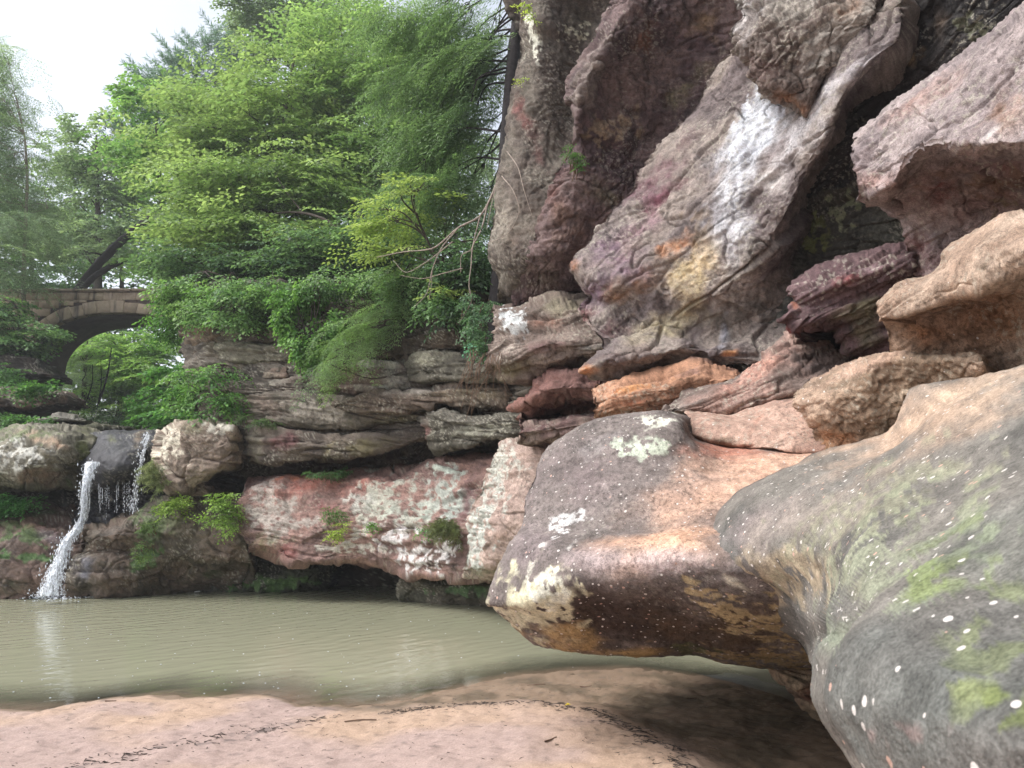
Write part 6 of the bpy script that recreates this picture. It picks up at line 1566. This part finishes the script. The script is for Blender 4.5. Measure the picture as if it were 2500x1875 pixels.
plant("fern_clump", "deep green fern mass left of the banded ledge", "fern", [(1165, 800, 34, 44, 10.6, .3, 36), (1180, 840, 26, 30, 10.4, .2, 24), (1150, 750, 40, 40, 10.8, .3, 24), (1200, 740, 26, 20, 10.5, .2, 12)], 'small', ((72, 104, 76), (104, 138, 96)), 210, .7, (.2, 1.0))
plant("leafy_plant", "single long green leaf blade in front of the root tangle", "plant", [(1140, 840, 8, 12, 10.2, .05, 2)], 'ivy', ((80, 140, 110), (100, 160, 120)), 211, .7, (.5, 1.0))
plant("moss_plants", "green weeds in the black crevice on top of the red slab", "plant", [(800, 1158, 60, 10, 13.0, .2, 40), (840, 1150, 20, 8, 13.0, .1, 12)], 'small', ((66, 102, 62), (90, 126, 76)), 212, .5)
plant("moss_plants", "mossy tuft growing on the mossy cascade rock", "plant", [(365, 1285, 26, 20, 12.9, .1, 40), (350, 1350, 26, 30, 12.9, .1, 44)], 'small', ((82, 110, 60), (116, 142, 78)), 213, .4)
plant("leafy_plant", "leafy creeper on the shaded left bank rocks", "plant", [(30, 915, 40, 26, 19.6, .3, 40), (100, 945, 60, 14, 17.2, .3, 50), (60, 1025, 70, 14, 15.6, .3, 50)], 'ivy', ((64, 108, 60), (108, 150, 80)), 214, 1.1)
plant("leafy_plant", "small leafy plant in the fork of the cliff buttress", "plant", [(1400, 385, 18, 26, 8.75, .1, 22), (1412, 405, 16, 16, 8.75, .1, 12)], 'small', ((72, 112, 66), (104, 142, 80)), 215, .45)
plant("grass_tuft", "weedy grass strip on the step above the crevice block", "grass", [(640, 1030, 50, 10, 13.1, .1, 34), (590, 1020, 30, 8, 13.2, .1, 16)], 'small', ((76, 104, 66), (106, 132, 86)), 216, .5)
plant("leafy_plant", "yellow green creeper leaves dotted on the cliff corner", "plant", [(1280, 20, 10, 20, 9.9, .05, 5), (1300, 45, 12, 14, 9.8, .05, 5), (1268, 200, 8, 16, 10, .05, 3)], 'ivy', G_YEL, 217, .45)

# ------------------------------------------------------------------ litter on the sand
def litter(name, label, n, seed, f, mat, lmin, lmax, rad):
    r = np.random.RandomState(seed)
    A = Acc()
    for p in f(r, n):
        a = r.uniform(0, 6.28) if r.uniform() < .5 else r.normal(-.5, .5)
        l_ = r.uniform(lmin, lmax)
        d = np.array([math.cos(a), math.sin(a), 0]) * l_
        q = [p - d / 2, p + r.normal(0, l_ * .08, 3) * np.array([1, 1, .3]), p + d / 2]
        q = np.array(q)
        q[:, 2] = sand_h(q[:, 0], q[:, 1]) + rad * .7
        A.add(*tube_arrays(q, [rad, rad * .9, rad * .5], 4))
    o = A.build(name, mat); o["kind"] = "stuff"
    tag(o, label, "debris")
    return o
def along_debris(r, n):
    D = _deb[6:]
    t = chord(D); t /= t[-1]
    s = r.uniform(0, 1, n)
    c = np.stack([np.interp(s, t, D[:, k]) for k in range(2)], -1) + r.normal(0, .05, (n, 2)) + .05 * np.sin(s * 40)[:, None]
    return np.concatenate([c, np.zeros((n, 1))], 1)
def over_beach(r, n):
    x = r.uniform(-4.5, 3.2, n * 3); y = r.uniform(4.3, 7.0, n * 3)
    k = shore_dist(x, y) > .05
    return np.stack([x[k], y[k], x[k] * 0], -1)[:n]
def streak_pts(r, n):
    y = r.uniform(4.4, 5.9, n); x = -1.9 + .9 * (y - 5.2) + r.normal(0, .09, n)
    return np.stack([x, y, x * 0], -1)
M_DEB = simple_mat("dark_debris", (66, 58, 54), .9, .4, 30)
litter("debris_line", "dark wavy line of bark and twig debris across the sand", 650, 1, along_debris, M_DEB, .01, .06, .0022)
litter("beach_litter", "scattered dark twig crumbs on the sand", 520, 2, over_beach, M_DEB, .006, .035, .0018)
litter("debris_streak", "short streak of dark debris near the left of the beach", 170, 3, streak_pts, M_DEB, .01, .06, .0025)
M_STICK = simple_mat("stick", (118, 98, 84), .85, .3, 20, .2)
for k, (x, y, a, l_) in enumerate([(1310, 1672, .1, .16), (1430, 1674, -.2, .10), (1345, 1858, .9, .12), (1250, 1725, .2, .1), (880, 1778, .3, .22), (270, 1713, .3, .08), (1690, 1706, .4, .1)]):
    c = np.array(ground_at(x, y, .03)); d = np.array([math.cos(a), math.sin(a), 0]) * l_
    q = np.array([c - d / 2, c + [0, .008, 0], c + d / 2]); q[:, 2] = sand_h(q[:, 0], q[:, 1]) + .006
    A = Acc(); A.tube(q, .006, .004, 5, 8); o = A.build("stick", M_STICK)
    tag(o, ["pale forked stick lying on the damp sand by the water", "short pale stick on the damp sand", "dark curved twig lying on the dry sand below the debris line", "small twig beside the debris line", "long thin twig left of the debris line", "dark twig at the wet sand edge", "twig on the shaded damp sand"][k], "stick")
yl = ground_at(1386, 1755, .03)
V = np.array([(yl[0] - .022, yl[1], .0), (yl[0], yl[1] - .02, .012), (yl[0] + .024, yl[1] + .004, .004), (yl[0] + .002, yl[1] + .022, .014)])
V[:, 2] += float(sand_h(np.array([yl[0]]), np.array([yl[1]]))[0]) + .012
o = mesh_obj("fallen_leaf", V, [np.array([(0, 1, 2, 3)])], simple_mat("yellow_leaf", (214, 190, 52), .6, .15, 30))
tag(o, "yellow leaf lying on the debris line", "leaf")
# ------------------------------------------------------------------ damp air of the gorge
V = np.array([(-170, -70, -2.5), (170, -70, -2.5), (170, 165, -2.5), (-170, 165, -2.5), (-170, -70, 48), (170, -70, 48), (170, 165, 48), (-170, 165, 48)], float)
mh, t, ns, L = new_mat("haze_air")
pv = N(ns, "ShaderNodeVolumePrincipled", Density=0.0018, Anisotropy=0.3)
pv.inputs["Color"].default_value = (.92, .96, 1, 1)
o = N(ns, "ShaderNodeOutputMaterial"); L.new(pv.outputs[0], o.inputs["Volume"])
hz = mesh_obj("haze", V, [BF], mh, None, False)
hz["kind"] = "stuff"
